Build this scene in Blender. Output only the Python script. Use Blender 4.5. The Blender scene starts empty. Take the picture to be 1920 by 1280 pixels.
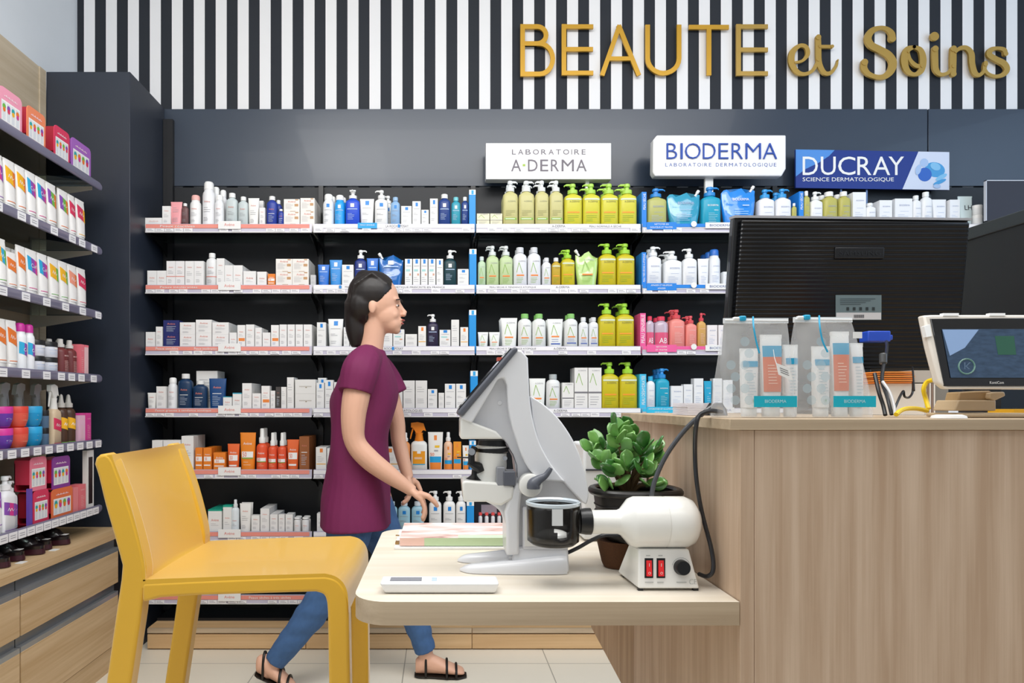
import bpy, bmesh, math, random
from mathutils import Vector, Matrix, noise
random.seed(7)
R = math.radians
SC = bpy.context.scene
COL = SC.collection
PI = math.pi
# ------------------------------------------------------------------ camera
F = 1250.0; CX = 825.0; CY = 755.0; CH = 1.18      # focal length in px, principal point, camera height
cam_d = bpy.data.cameras.new('camera'); cam = bpy.data.objects.new('camera', cam_d); COL.objects.link(cam)
cam.location = (0, 0, CH); cam.rotation_euler = (R(90), 0, 0)
cam_d.sensor_width = 36; cam_d.lens = F/1920*36
cam_d.shift_x = (960-CX)/1920; cam_d.shift_y = (CY-640)/1920
cam_d.clip_start = .05
SC.camera = cam
# ------------------------------------------------------------------ world, lamps, exposure
w = bpy.data.worlds.new('world'); SC.world = w; w.use_nodes = True
bg = w.node_tree.nodes['Background']; bg.inputs[0].default_value = (.93, .96, 1, 1); bg.inputs[1].default_value = .38
SC.view_settings.view_transform = 'Standard'; SC.view_settings.look = 'None'
SC.view_settings.exposure = 0.0; SC.view_settings.gamma = 1; SC.view_settings.use_curve_mapping = False
def area(loc, aim, sx, sy, power, col=(1, 1, 1)):
    l = bpy.data.lights.new('area_lamp', 'AREA'); l.shape = 'RECTANGLE'; l.size = sx; l.size_y = sy
    l.energy = power; l.color = col
    o = bpy.data.objects.new('area_lamp', l); COL.objects.link(o); o.location = loc
    o.rotation_euler = (Vector(aim)-Vector(loc)).to_track_quat('-Z', 'Y').to_euler()
    return o
area((0.3, 1.0, 3.4), (0.3, 1.25, 0), 3.0, 1.0, 38, (1, .985, .96))  # ceiling luminaires over the aisle
area((0.3, .9, 3.1), (0.3, .9, 3.6), 3.4, 1.6, 22, (.96, .98, 1))      # uplight added only to brighten the ceiling, no real fixture
area((0.6, 1.30, 3.40), (0.4, 3.2, .6), 3.6, .9, 36, (1, .985, .97))
area((0.2, -.6, 3.3), (0.2, 3.2, 1.3), 3.0, 1.0, 20, (1, .985, .97))    # fill lamp added behind the camera to lift the front faces
area((4.2, 1.0, 2.4), (1.2, 3.4, 2.0), 2.2, 2.2, 34, (.50, .72, 1))   # daylight from the shop window on the right
area((-1.2, .4, 3.3), (-1.5, 2.8, 1.2), 1.4, .9, 12, (1, .99, .97))

# ------------------------------------------------------------------ materials
def lin(c):
    c = c/255.0
    return c/12.92 if c <= .04045 else ((c+.055)/1.055)**2.4
def hexc(h):
    return (lin(int(h[0:2], 16)), lin(int(h[2:4], 16)), lin(int(h[4:6], 16)), 1)
MATS = {}
def mat(h, rough=.45, metal=0, trans=0, coat=0, emit=0, var=.04, alpha=1):
    k = (h, rough, metal, trans, coat, emit, var, alpha)
    if k in MATS: return MATS[k]
    m = bpy.data.materials.new('paint_%s' % h); m.use_nodes = True
    nt = m.node_tree; b = nt.nodes['Principled BSDF']; c = hexc(h)
    b.inputs['Roughness'].default_value = rough; b.inputs['Metallic'].default_value = metal
    b.inputs['Transmission Weight'].default_value = trans; b.inputs['Coat Weight'].default_value = coat
    b.inputs['Alpha'].default_value = alpha
    n = nt.nodes.new('ShaderNodeTexNoise'); n.inputs['Scale'].default_value = 35
    mx = nt.nodes.new('ShaderNodeMix'); mx.data_type = 'RGBA'
    mx.inputs[6].default_value = c; mx.inputs[7].default_value = tuple(x*(1-var) for x in c[:3])+(1,)
    nt.links.new(n.outputs[0], mx.inputs[0]); nt.links.new(mx.outputs[2], b.inputs['Base Color'])
    if emit:
        b.inputs['Emission Color'].default_value = c; b.inputs['Emission Strength'].default_value = emit
    MATS[k] = m; return m
def wood(name, a, b_, axis='Z', scale=1.0, rough=.5):
    m = bpy.data.materials.new(name); m.use_nodes = True; nt = m.node_tree; b = nt.nodes['Principled BSDF']
    tc = nt.nodes.new('ShaderNodeTexCoord'); mp = nt.nodes.new('ShaderNodeMapping')
    s = {'X': (1.2, 60, 60), 'Y': (60, 1.2, 60), 'Z': (60, 60, 1.2)}[axis]
    mp.inputs['Scale'].default_value = tuple(v*scale for v in s)
    n1 = nt.nodes.new('ShaderNodeTexNoise'); n1.inputs['Scale'].default_value = 1.0; n1.inputs['Detail'].default_value = 5; n1.inputs['Roughness'].default_value = .65
    n2 = nt.nodes.new('ShaderNodeTexNoise'); n2.inputs['Scale'].default_value = 4.0; n2.inputs['Detail'].default_value = 3
    mp2 = nt.nodes.new('ShaderNodeMapping'); mp2.inputs['Scale'].default_value = tuple((.35 if v < 2 else 5)*scale for v in s)
    cr = nt.nodes.new('ShaderNodeValToRGB'); cr.color_ramp.elements[0].position = .34; cr.color_ramp.elements[1].position = .62
    cr.color_ramp.elements[0].color = hexc(b_); cr.color_ramp.elements[1].color = hexc(a)
    ad = nt.nodes.new('ShaderNodeMath'); ad.operation = 'MULTIPLY_ADD'; ad.inputs[1].default_value = .38
    ml = nt.nodes.new('ShaderNodeMath'); ml.operation = 'MULTIPLY'; ml.inputs[1].default_value = .45
    L = nt.links.new
    L(tc.outputs['Object'], mp.inputs[0]); L(mp.outputs[0], n1.inputs[0]); L(tc.outputs['Object'], mp2.inputs[0]); L(mp2.outputs[0], n2.inputs[0])
    L(n1.outputs[0], ad.inputs[0]); L(n2.outputs[0], ml.inputs[0]); L(ml.outputs[0], ad.inputs[2]); L(ad.outputs[0], cr.inputs[0])
    L(cr.outputs[0], b.inputs['Base Color']); b.inputs['Roughness'].default_value = rough
    return m
W_front = wood('ash_veneer_vertical', 'DCC4AC', 'B89B80', 'Z', 1.5)
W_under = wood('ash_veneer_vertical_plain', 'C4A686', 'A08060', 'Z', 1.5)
W_table = wood('ash_laminate_table', 'EFE8DC', 'E0D4C0', 'X', .8, .42)
W_edge = wood('ash_edge_band', 'D2BEA2', 'AB957A', 'X', 1.0)
W_left = wood('ash_veneer_drawers', 'DDC29C', 'BE9E74', 'Y')
W_plinth = wood('ash_veneer_plinth', 'E0BE90', 'C8A274', 'X')
W_panel = wood('ash_back_panel', 'CDBFA8', 'B8A88E', 'Y')
WHITE = mat('F2F2F0', .4); OFFW = mat('E9E8E4', .45); BLACK = mat('0B0B0D', .35); CLEARW = mat('DDE2E4', .2, coat=.3)
def glass_mat(name, tint, rough=.02):
    m = bpy.data.materials.new(name); m.use_nodes = True; nt = m.node_tree
    b = nt.nodes['Principled BSDF']; b.inputs['Base Color'].default_value = tint
    b.inputs['Transmission Weight'].default_value = 1; b.inputs['Roughness'].default_value = rough; b.inputs['IOR'].default_value = 1.3
    n = nt.nodes.new('ShaderNodeTexNoise'); n.inputs['Scale'].default_value = 3
    mr = nt.nodes.new('ShaderNodeMapRange'); mr.inputs['To Min'].default_value = rough; mr.inputs['To Max'].default_value = rough+.03
    nt.links.new(n.outputs[0], mr.inputs[0]); nt.links.new(mr.outputs[0], b.inputs['Roughness'])
    return m
def pane_mat():
    m = bpy.data.materials.new('shelf_glass'); m.use_nodes = True; nt = m.node_tree; nt.nodes.clear(); L = nt.links.new
    o = nt.nodes.new('ShaderNodeOutputMaterial'); t = nt.nodes.new('ShaderNodeBsdfTransparent'); t.inputs[0].default_value = (.80, .90, .87, 1)
    g = nt.nodes.new('ShaderNodeBsdfGlossy'); g.inputs['Roughness'].default_value = .03; f = nt.nodes.new('ShaderNodeFresnel'); f.inputs[0].default_value = 1.5
    n = nt.nodes.new('ShaderNodeTexNoise'); n.inputs['Scale'].default_value = 3; mr = nt.nodes.new('ShaderNodeMapRange'); mr.inputs['To Min'].default_value = .02; mr.inputs['To Max'].default_value = .06
    x = nt.nodes.new('ShaderNodeMixShader'); L(n.outputs[0], mr.inputs[0]); L(mr.outputs[0], g.inputs['Roughness']); L(f.outputs[0], x.inputs[0]); L(t.outputs[0], x.inputs[1]); L(g.outputs[0], x.inputs[2]); L(x.outputs[0], o.inputs[0]); return m
GLASS = pane_mat()
def film_mat(name, col, op):
    m = bpy.data.materials.new(name); m.use_nodes = True; nt = m.node_tree; nt.nodes.clear()
    o = nt.nodes.new('ShaderNodeOutputMaterial'); t = nt.nodes.new('ShaderNodeBsdfTransparent')
    b = nt.nodes.new('ShaderNodeBsdfPrincipled'); b.inputs['Base Color'].default_value = col; b.inputs['Roughness'].default_value = .18
    b.inputs['Transmission Weight'].default_value = .0
    tc = nt.nodes.new('ShaderNodeTexCoord'); n = nt.nodes.new('ShaderNodeTexNoise'); n.inputs['Scale'].default_value = 14; nt.links.new(tc.outputs['Object'], n.inputs[0])
    mr = nt.nodes.new('ShaderNodeMapRange'); mr.inputs['From Min'].default_value = .3; mr.inputs['From Max'].default_value = .7
    mr.inputs['To Min'].default_value = op*.75; mr.inputs['To Max'].default_value = min(1, op*1.25)
    x = nt.nodes.new('ShaderNodeMixShader'); L = nt.links.new
    tr = nt.nodes.new('ShaderNodeBsdfTranslucent'); tr.inputs[0].default_value = col; x2 = nt.nodes.new('ShaderNodeMixShader'); x2.inputs[0].default_value = .45 if col[0] > .5 else 0
    L(b.outputs[0], x2.inputs[1]); L(tr.outputs[0], x2.inputs[2]); L(n.outputs[0], mr.inputs[0]); L(mr.outputs[0], x.inputs[0]); L(t.outputs[0], x.inputs[1]); L(x2.outputs[0], x.inputs[2]); L(x.outputs[0], o.inputs[0])
    return m
FILM = film_mat('frosted_pouch_film', (.95, .97, .98, 1), .26)
SMOKE = film_mat('smoked_plastic', (.012, .010, .008, 1), .93)
SLATE = mat('2F3A4A', .30, coat=.1, var=.03)
BACKSHADE = mat('12151B', .5, var=.05)  # shelf back board, the shade of the shelf interior painted into its colour
PILM = mat('262D3A', .42, var=.05)
NEARBLK = mat('0E1016', .5, var=.05)

# ------------------------------------------------------------------ mesh builder
def P(px, py, D): return Vector(((px-CX)*D/F, D, CH-(py-CY)*D/F))
def XP(px, D): return (px-CX)*D/F
def ZP(py, D): return CH-(py-CY)*D/F
TXT = {}
def text_geo(s):
    if s in TXT: return TXT[s]
    cu = bpy.data.curves.new('t', 'FONT'); cu.body = s.lstrip('~'); cu.offset = -.016 if s[0] == '~' else 0; cu.resolution_u = 3
    ob = bpy.data.objects.new('t', cu); me = ob.to_mesh()
    vs = [(v.co.x, v.co.y) for v in me.vertices]; fs = [tuple(p.vertices) for p in me.polygons]
    ob.to_mesh_clear(); bpy.data.objects.remove(ob); bpy.data.curves.remove(cu)
    x0 = min(v[0] for v in vs); x1 = max(v[0] for v in vs); y0 = min(v[1] for v in vs); y1 = max(v[1] for v in vs)
    vs = [((v[0]-x0)/(x1-x0)-.5, (v[1]-y0)/(y1-y0)-.5) for v in vs]
    TXT[s] = (vs, fs, (x1-x0)/(y1-y0)); return TXT[s]
class MB:
    def __init__(s): s.v = []; s.f = []; s.m = []; s.mats = []
    def mi(s, m):
        if m not in s.mats: s.mats.append(m)
        return s.mats.index(m)
    def add(s, vs, fs, m):
        n = len(s.v); s.v += [Vector(v) for v in vs]; k = s.mi(m)
        for f in fs: s.f.append(tuple(i+n for i in f)); s.m.append(k)
    def box(s, a, b, m):
        x0, x1 = sorted((a[0], b[0])); y0, y1 = sorted((a[1], b[1])); z0, z1 = sorted((a[2], b[2]))
        s.add([(x0,y0,z0),(x1,y0,z0),(x1,y1,z0),(x0,y1,z0),(x0,y0,z1),(x1,y0,z1),(x1,y1,z1),(x0,y1,z1)],
              [(0,3,2,1),(4,5,6,7),(0,1,5,4),(1,2,6,5),(2,3,7,6),(3,0,4,7)], m)
    def hexa(s, p, m):   # 8 points: bottom ring of 4, top ring of 4
        s.add(p, [(0,3,2,1),(4,5,6,7),(0,1,5,4),(1,2,6,5),(2,3,7,6),(3,0,4,7)], m)
    def prism(s, pts, off, m):   # planar 3-D outline, offset vector
        n = len(pts); off = Vector(off); p = [Vector(q) for q in pts]
        nn = Vector((0, 0, 0))
        for i in range(n): nn += p[i].cross(p[(i+1) % n])
        if nn.dot(off) > 0: p = p[::-1]
        s.add(p+[q+off for q in p], [tuple(range(n)), tuple(range(2*n-1, n-1, -1))]+[(i, n+i, n+(i+1) % n, (i+1) % n) for i in range(n)], m)
    def rings(s, rs, m, cap=(1, 1)):
        k = len(rs[0]); vs = [v for r in rs for v in r]; fs = []
        for i in range(len(rs)-1):
            for j in range(k):
                a = i*k+j; b = i*k+(j+1) % k; fs.append((a, b, b+k, a+k))
        if cap[0]: fs.append(tuple(range(k))[::-1])
        if cap[1]: fs.append(tuple(range((len(rs)-1)*k, len(rs)*k)))
        s.add(vs, fs, m)
    def loft(s, secs, m, n=20, c=(0, 0), cap=(1, 1)):   # secs: (z, a, b[, power[, dx, dy]])
        rs = []
        for q in secs:
            z, a, b = q[:3]; p = q[3] if len(q) > 3 else 2; dx = q[4] if len(q) > 4 else 0; dy = q[5] if len(q) > 5 else 0
            r = []
            for i in range(n):
                t = 2*PI*(i+.5)/n; ct, st = math.cos(t), math.sin(t)
                r.append(Vector((c[0]+dx+a*math.copysign(abs(ct)**(2/p), ct), c[1]+dy+b*math.copysign(abs(st)**(2/p), st), z)))
            rs.append(r)
        s.rings(rs, m, cap)
    def tube(s, pts, rad, m, n=10, flat=1.0, up=None, cap=(1, 1)):
        pts = [Vector(p) for p in pts]; k = len(pts)
        if not isinstance(rad, (list, tuple)): rad = [rad]*k
        rs = []; prev = Vector(up) if up else None
        for i in range(k):
            t = (pts[min(i+1, k-1)]-pts[max(i-1, 0)]).normalized()
            if prev is None: prev = Vector((0, 0, 1)) if abs(t.z) < .9 else Vector((0, 1, 0))
            u = prev - t*prev.dot(t); u.normalize(); v = t.cross(u); prev = u
            rs.append([pts[i]+(u*math.cos(2*PI*j/n)*flat+v*math.sin(2*PI*j/n))*rad[i] for j in range(n)])
        s.rings(rs, m, cap)
    def ell(s, c, r, m, n=16, k=9, rot=None):
        rs = []
        for i in range(1, k):
            t = PI*i/k
            rs.append([Vector((r[0]*math.sin(t)*math.cos(2*PI*j/n), r[1]*math.sin(t)*math.sin(2*PI*j/n), -r[2]*math.cos(t))) for j in range(n)])
        if rot: rs = [[rot @ v for v in r_] for r_ in rs]
        s.rings([[v+Vector(c) for v in r_] for r_ in rs], m)
    def lathe(s, prof, origin, axis, m, n=28, cap=(1, 1)):   # prof: (t along axis, radius)
        ax = Vector(axis).normalized(); u = Vector((0, 0, 1)) if abs(ax.z) < .9 else Vector((1, 0, 0))
        u = (u-ax*u.dot(ax)).normalized(); v = ax.cross(u); o = Vector(origin)
        s.rings([[o+ax*t+(u*math.cos(2*PI*j/n)+v*math.sin(2*PI*j/n))*max(r, 1e-5) for j in range(n)] for t, r in prof], m, cap)
    def text(s, st, c, wd, h, m, ex=(1, 0, 0), ey=(0, 0, 1), depth=0):
        vs, fs, asp = text_geo(st)
        if h is None: h = wd/asp
        if wd is None: wd = h*asp
        ex = Vector(ex); ey = Vector(ey); c = Vector(c)
        if depth:
            # solid letters: triangles front plus skirt
            n = ex.cross(ey); P_ = [c+ex*(x*wd)+ey*(y*h)+n*depth for x, y in vs]; Q = [c+ex*(x*wd)+ey*(y*h) for x, y in vs]
            cnt = {}
            for f in fs:
                for i in range(len(f)):
                    a, b = f[i], f[(i+1) % len(f)]; cnt[(a, b)] = 1
            sk = [(a, a+len(vs), b+len(vs), b) for (a, b) in cnt if (b, a) not in cnt]
            s.add(P_+Q, list(fs)+sk, m)
        else:
            s.add([c+ex*(x*wd)+ey*(y*h) for x, y in vs], fs, m)
    def mesh(s, name, org=(0, 0, 0), smooth=None):
        me = bpy.data.meshes.new(name); o = Vector(org)
        me.from_pydata([v-o for v in s.v], [], s.f)
        for m in s.mats: me.materials.append(m)
        me.polygons.foreach_set('material_index', s.m)
        if smooth is not None:
            me.polygons.foreach_set('use_smooth', [True]*len(me.polygons)); me.set_sharp_from_angle(angle=R(smooth))
        me.update(); return me
    def build(s, name, parent=None, smooth=35, bevel=0, seg=2, org=None):
        if org is None: org = ORG.get(rootname(parent), Vector((0, 0, 0))) if parent else Vector((0, 0, 0))
        me = s.mesh(name, org, smooth); ob = bpy.data.objects.new(name, me); COL.objects.link(ob)
        if parent: ob.parent = parent
        else:
            ob.location = org; ORG[ob.name] = Vector(org)
        if bevel:
            md = ob.modifiers.new('bevel', 'BEVEL'); md.width = bevel; md.segments = seg; md.limit_method = 'ANGLE'; md.angle_limit = R(40); md.harden_normals = False
        return ob
ORG = {}
def rootname(o):
    while o.parent: o = o.parent
    return o.name
def tag(o, label, cat, group=None):
    o['label'] = label; o['category'] = cat
    if group: o['group'] = group
    return o
def thing(name, label, cat, loc, group=None):
    o = bpy.data.objects.new(name, None); COL.objects.link(o); o.location = loc; o.empty_display_size = .05
    ORG[o.name] = Vector(loc); return tag(o, label, cat, group)
def struct(o):
    o['kind'] = 'structure'; return o
def catmull(pts, n=6, closed=False):
    out = []; k = len(pts); d = len(pts[0])
    for i in range(k if closed else k-1):
        if closed: a, b, c, e = pts[(i-1) % k], pts[i], pts[(i+1) % k], pts[(i+2) % k]
        else: a, b, c, e = pts[max(i-1, 0)], pts[i], pts[i+1], pts[min(i+2, k-1)]
        for j in range(n):
            t = j/n
            out.append(tuple(.5*((2*b[q])+(-a[q]+c[q])*t+(2*a[q]-5*b[q]+4*c[q]-e[q])*t*t+(-a[q]+3*b[q]-3*c[q]+e[q])*t**3) for q in range(d)))
    if not closed: out.append(tuple(pts[-1]))
    return out
# ------------------------------------------------------------------ room
def stripes_mat():
    m = bpy.data.materials.new('striped_wallpaper'); m.use_nodes = True; nt = m.node_tree; b = nt.nodes['Principled BSDF']
    tc = nt.nodes.new('ShaderNodeTexCoord'); sx = nt.nodes.new('ShaderNodeSeparateXYZ'); L = nt.links.new
    a = nt.nodes.new('ShaderNodeMath'); a.operation = 'SUBTRACT'; a.inputs[1].default_value = .3813-.11596*40
    d = nt.nodes.new('ShaderNodeMath'); d.operation = 'DIVIDE'; d.inputs[1].default_value = .11596
    f = nt.nodes.new('ShaderNodeMath'); f.operation = 'FRACT'
    g = nt.nodes.new('ShaderNodeMath'); g.operation = 'GREATER_THAN'; g.inputs[1].default_value = .5
    mx = nt.nodes.new('ShaderNodeMix'); mx.data_type = 'RGBA'; mx.inputs[6].default_value = hexc('1A2029'); mx.inputs[7].default_value = hexc('EDEDEE')
    L(tc.outputs['Object'], sx.inputs[0]); L(sx.outputs[0], a.inputs[0]); L(a.outputs[0], d.inputs[0]); L(d.outputs[0], f.inputs[0]); L(f.outputs[0], g.inputs[0]); L(g.outputs[0], mx.inputs[0]); L(mx.outputs[2], b.inputs['Base Color'])
    b.inputs['Roughness'].default_value = .7; return m
def floor_mat():
    m = bpy.data.materials.new('beige_floor_tiles'); m.use_nodes = True; nt = m.node_tree; b = nt.nodes['Principled BSDF']; L = nt.links.new
    tc = nt.nodes.new('ShaderNodeTexCoord'); sx = nt.nodes.new('ShaderNodeSeparateXYZ'); L(tc.outputs['Object'], sx.inputs[0])
    ds = []
    for i, off in ((0, .49), (1, 3.02)):
        a = nt.nodes.new('ShaderNodeMath'); a.operation = 'SUBTRACT'; a.inputs[1].default_value = off-6.5-.325
        d = nt.nodes.new('ShaderNodeMath'); d.operation = 'DIVIDE'; d.inputs[1].default_value = .65
        f = nt.nodes.new('ShaderNodeMath'); f.operation = 'FRACT'
        g = nt.nodes.new('ShaderNodeMath'); g.operation = 'SUBTRACT'; g.inputs[1].default_value = .5
        h = nt.nodes.new('ShaderNodeMath'); h.operation = 'ABSOLUTE'
        L(sx.outputs[i], a.inputs[0]); L(a.outputs[0], d.inputs[0]); L(d.outputs[0], f.inputs[0]); L(f.outputs[0], g.inputs[0]); L(g.outputs[0], h.inputs[0]); ds.append(h)
    mn = nt.nodes.new('ShaderNodeMath'); mn.operation = 'MINIMUM'; L(ds[0].outputs[0], mn.inputs[0]); L(ds[1].outputs[0], mn.inputs[1])
    gt = nt.nodes.new('ShaderNodeMath'); gt.operation = 'GREATER_THAN'; gt.inputs[1].default_value = .0035; L(mn.outputs[0], gt.inputs[0])
    n = nt.nodes.new('ShaderNodeTexNoise'); n.inputs['Scale'].default_value = 3; n.inputs['Detail'].default_value = 6
    m2 = nt.nodes.new('ShaderNodeMix'); m2.data_type = 'RGBA'; m2.inputs[6].default_value = hexc('E3DAC7'); m2.inputs[7].default_value = hexc('EFE8D9'); L(n.outputs[0], m2.inputs[0])
    mx = nt.nodes.new('ShaderNodeMix'); mx.data_type = 'RGBA'; mx.inputs[6].default_value = hexc('A8A296'); L(m2.outputs[2], mx.inputs[7]); L(gt.outputs[0], mx.inputs[0])
    L(mx.outputs[2], b.inputs['Base Color']); b.inputs['Roughness'].default_value = .35; return m
m = MB(); m.box((-2.1, -2.2, -.1), (5.2, 3.62, 0), floor_mat()); struct(m.build('floor'))
m = MB(); m.box((-2.06, 3.52, 0), (5.2, 3.62, 3.6), stripes_mat()); struct(m.build('wall_back'))
m = MB(); m.box((-2.06, -2.2, 0), (-1.915, 3.52, 3.6), mat('DEE4EA', .8)); struct(m.build('wall_left'))
m = MB(); m.box((-2.1, -2.2, 3.6), (5.2, 3.62, 3.7), mat('EEEEEE', .8)); struct(m.build('ceiling'))
# header and back boards of the shelving
m = MB()
for a, b in ((-1.462, 1.6*1.0+.96), (2.566, 4.4)):
    m.box((a, 3.502, ZP(349, 3.5)+.002), (b, 3.519, ZP(204, 3.5)), SLATE)
m.box((-1.462, 3.503, .1), (4.4, 3.519, ZP(350, 3.5)-.002), BACKSHADE)
o = m.build('back_board', bevel=.001, org=(0, 3.51, .1)); tag(o, 'dark slate board fixed behind the long wall shelving, under the stripes', 'wall panel')
# tall pilaster cabinet on the left
ZPIL = ZP(134, 3.11)
m = MB(); m.box((-1.838, 3.112, 0), (-1.447, 3.501, ZPIL), PILM)
o = m.build('pilaster', bevel=.002, org=(-1.64, 3.3, 0)); tag(o, 'tall dark slate column filling the corner between both shelving runs', 'column')
m = MB(); m.box((-1.445, 3.478, .1), (-1.395, 3.502, 2.66), NEARBLK); o = m.build('shelf_upright', org=(-1.42, 3.47, .1)); tag(o, 'black slotted upright beside the tall dark column', 'shelf upright', None)
# ------------------------------------------------------------------ gold lettering on the wall
GOLD = mat('C99A2E', .38, metal=.35, var=.03)
GOLD2 = mat('B8964A', .38, metal=.35, var=.03)
DL = 3.492
def stroke(mb, pts, wd, m, D=DL, dep=.011, smooth=True, sub=8, k=0, join=True):
    """a ribbon of px points (x, y[, w]) turned into a solid bar standing off the wall"""
    pts = [(p[0], p[1], p[2] if len(p) > 2 else wd) for p in pts]
    if smooth: pts = catmull(pts, sub)
    s_ = D/F; q = [(Vector((XP(p[0], D), ZP(p[1], D))), p[2]*s_/2) for p in pts]
    Lf = []; Rt = []; n = len(q)
    for i, (p, h) in enumerate(q):
        if i == 0: d = (q[1][0]-p).normalized(); o = Vector((-d.y, d.x))*h
        elif i == n-1: d = (p-q[i-1][0]).normalized(); o = Vector((-d.y, d.x))*h
        else:
            d1 = (p-q[i-1][0]).normalized(); d2 = (q[i+1][0]-p).normalized(); t = (d1+d2)
            if t.length < 1e-4: t = d1
            t.normalize(); nn = Vector((-t.y, t.x)); c = max(.45, nn.dot(Vector((-d1.y, d1.x)))); o = nn*(h/c)
        Lf.append(p+o); Rt.append(p-o)
    y0 = D-k*.0003; y1 = D+dep
    for i in range(n-1):
        a, b, c, d = Lf[i], Lf[i+1], Rt[i+1], Rt[i]
        V = [(v.x, y, v.y) for y in (y0, y1) for v in (a, b, c, d)]
        mb.add(V, [(0, 1, 2, 3), (7, 6, 5, 4), (0, 4, 5, 1), (3, 2, 6, 7), (0, 3, 7, 4), (1, 5, 6, 2)], m)
def disc(mb, px, py, r, m, D=DL, dep=.011, k=1, n=24):
    c = P(px, py, D); r = r*D/F
    mb.prism([c+Vector((r*math.cos(2*PI*i/n), -k*.0003, r*math.sin(2*PI*i/n))) for i in range(n)], (0, dep+k*.0003, 0), m)
def S(mb, kx, ky, sc, strokes, m, caps=True, lin_=False):
    for k, st in enumerate(strokes):
        w_ = st[0]; pts = [(kx+p[0]/sc, ky+p[1]/sc)+((p[2]/sc,) if len(p) > 2 else ()) for p in st[1:]]
        stroke(mb, pts, w_/sc, m, smooth=not lin_, k=k)
        if caps and not lin_:
            for p in (pts[0], pts[-1]): disc(mb, p[0], p[1], (p[2] if len(p) > 2 else w_/sc)/2, m, k=k+10)
def standoffs(mb, pts, D=DL):
    for px, py in pts: mb.lathe([(0, .006), (.022, .006)], P(px, py, D+.008), (0, 1, 0), OFFW, 8)
def arc(cx, cy, rx, ry, a0, a1, n=12): return [(cx+rx*math.cos(R(a0+(a1-a0)*i/n)), cy-ry*math.sin(R(a0+(a1-a0)*i/n))) for i in range(n+1)]
def gold(nm, strokes, m, label, pins, lin_=True, sub=False):
    mb = MB()
    for k, st in enumerate(strokes): stroke(mb, st[1], st[0], m, smooth=False, k=k)
    standoffs(mb, pins)
    c = P(strokes[0][1][0][0], 140, DL); o = mb.build(nm, org=(c.x, DL, c.z)); tag(o, label, 'letter', 'gold letters on the striped wall'); return o
WL = 8.6
gold('wall_letter', [(WL, [(980, 45), (980, 143)]), (WL, [(976, 49.5), (1004, 49.5)]+arc(1007, 65.5, 17, 16, 90, -90)+[(976, 81.5)]),
     (WL, [(976, 81.5), (1008, 81.5)]+arc(1012, 110, 24.5, 28.5, 90, -90)+[(976, 138.5)])], GOLD, 'gold capital B, first letter of the sign on the striped wall', [(980, 60), (980, 130), (1036, 112)])
gold('wall_letter', [(WL, [(1057.5, 45), (1057.5, 141)]), (8, [(1053.5, 49.5), (1112.5, 49.5)]), (8, [(1053.5, 92), (1112, 92)]), (8, [(1053.5, 136.5), (1112.5, 136.5)])], GOLD, 'gold capital E right of the B, before the A', [(1057, 60), (1057, 128)])
gold('wall_letter', [(8.6, [(1129, 141), (1162, 47)]), (8.6, [(1160, 47), (1198, 141)]), (7.6, [(1142, 109.5), (1184, 109.5)])], GOLD, 'gold capital A between the first E and the U', [(1150, 80), (1176, 90)])
gold('wall_letter', [(WL, [(1214.5, 46), (1214.5, 108)]+arc(1244, 109, 29.5, 28, 180, 360)+[(1273.5, 46)])], GOLD, 'gold capital U between the A and the T', [(1214, 70), (1273, 70)])
gold('wall_letter', [(8.2, [(1292, 50.5), (1367, 50.5)]), (WL, [(1329.5, 48), (1329.5, 141)])], GOLD, 'gold capital T between the U and the last E', [(1329, 70), (1329, 120)])
gold('wall_letter', [(WL, [(1385, 45), (1385, 142)]), (8, [(1381, 49.5), (1440, 49.5)]), (8, [(1381, 93), (1440, 93)]), (8, [(1381, 137.5), (1440, 137.5)])], GOLD2, 'gold capital E at the end of the capitals, before the script', [(1385, 60), (1385, 128)])
ox, oy, sc = 1460, 40, 4.174
mb = MB()
S(mb, ox, oy, sc, [(26, (130, 322, 18), (190, 305, 22), (228, 255, 34), (215, 200, 34), (165, 190, 30), (110, 240, 46), (102, 320, 50), (140, 390, 40), (200, 412, 28), (265, 385, 26), (300, 330, 26), (308, 300, 24)),
    (44, (310, 125, 42), (312, 200, 44), (314, 300, 44), (330, 360, 42), (365, 405, 34), (410, 400, 28), (450, 350, 22), (462, 305, 14)),
    (26, (325, 197), (370, 197), (418, 197))], GOLD2)
standoffs(mb, [(1486, 120), (1534, 100)])
o = mb.build('wall_lettering', org=P(1520, 140, DL)); tag(o, 'gold joined script word et, between the capitals and the script word', 'lettering')
mb = MB()
S(mb, ox, oy, sc, [(50, (888, 135, 56), (885, 95, 50), (850, 60, 36), (795, 50, 32), (730, 75, 48), (700, 130, 56), (725, 185, 56), (790, 220, 56), (860, 262, 60), (895, 320, 62), (880, 385, 56), (830, 430, 44), (770, 435, 36), (705, 410, 40), (670, 365, 50), (672, 320, 52))], GOLD2)
standoffs(mb, [(1630, 75), (1672, 125)])
o = mb.build('wall_letter', org=P(1646, 140, DL)); tag(o, 'large gold script capital S with curled ends', 'letter', 'gold letters on the striped wall')
mb = MB()
S(mb, ox, oy, sc, [
    (40, (1060, 200, 26), (1005, 225, 50), (985, 300, 56), (1005, 380, 46), (1060, 415, 30), (1115, 385, 46), (1132, 300, 52), (1112, 225, 42), (1060, 200, 26)),
    (30, (1015, 240, 18), (1030, 300, 28), (1075, 345, 34), (1120, 350, 24)),
    ], GOLD2)
standoffs(mb, [(1700, 110)])
o = mb.build('wall_letter', org=P(1713, 140, DL)); tag(o, 'gold script letter o between the S and the joined ins', 'letter', 'gold letters on the striped wall')
mb = MB()
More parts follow.
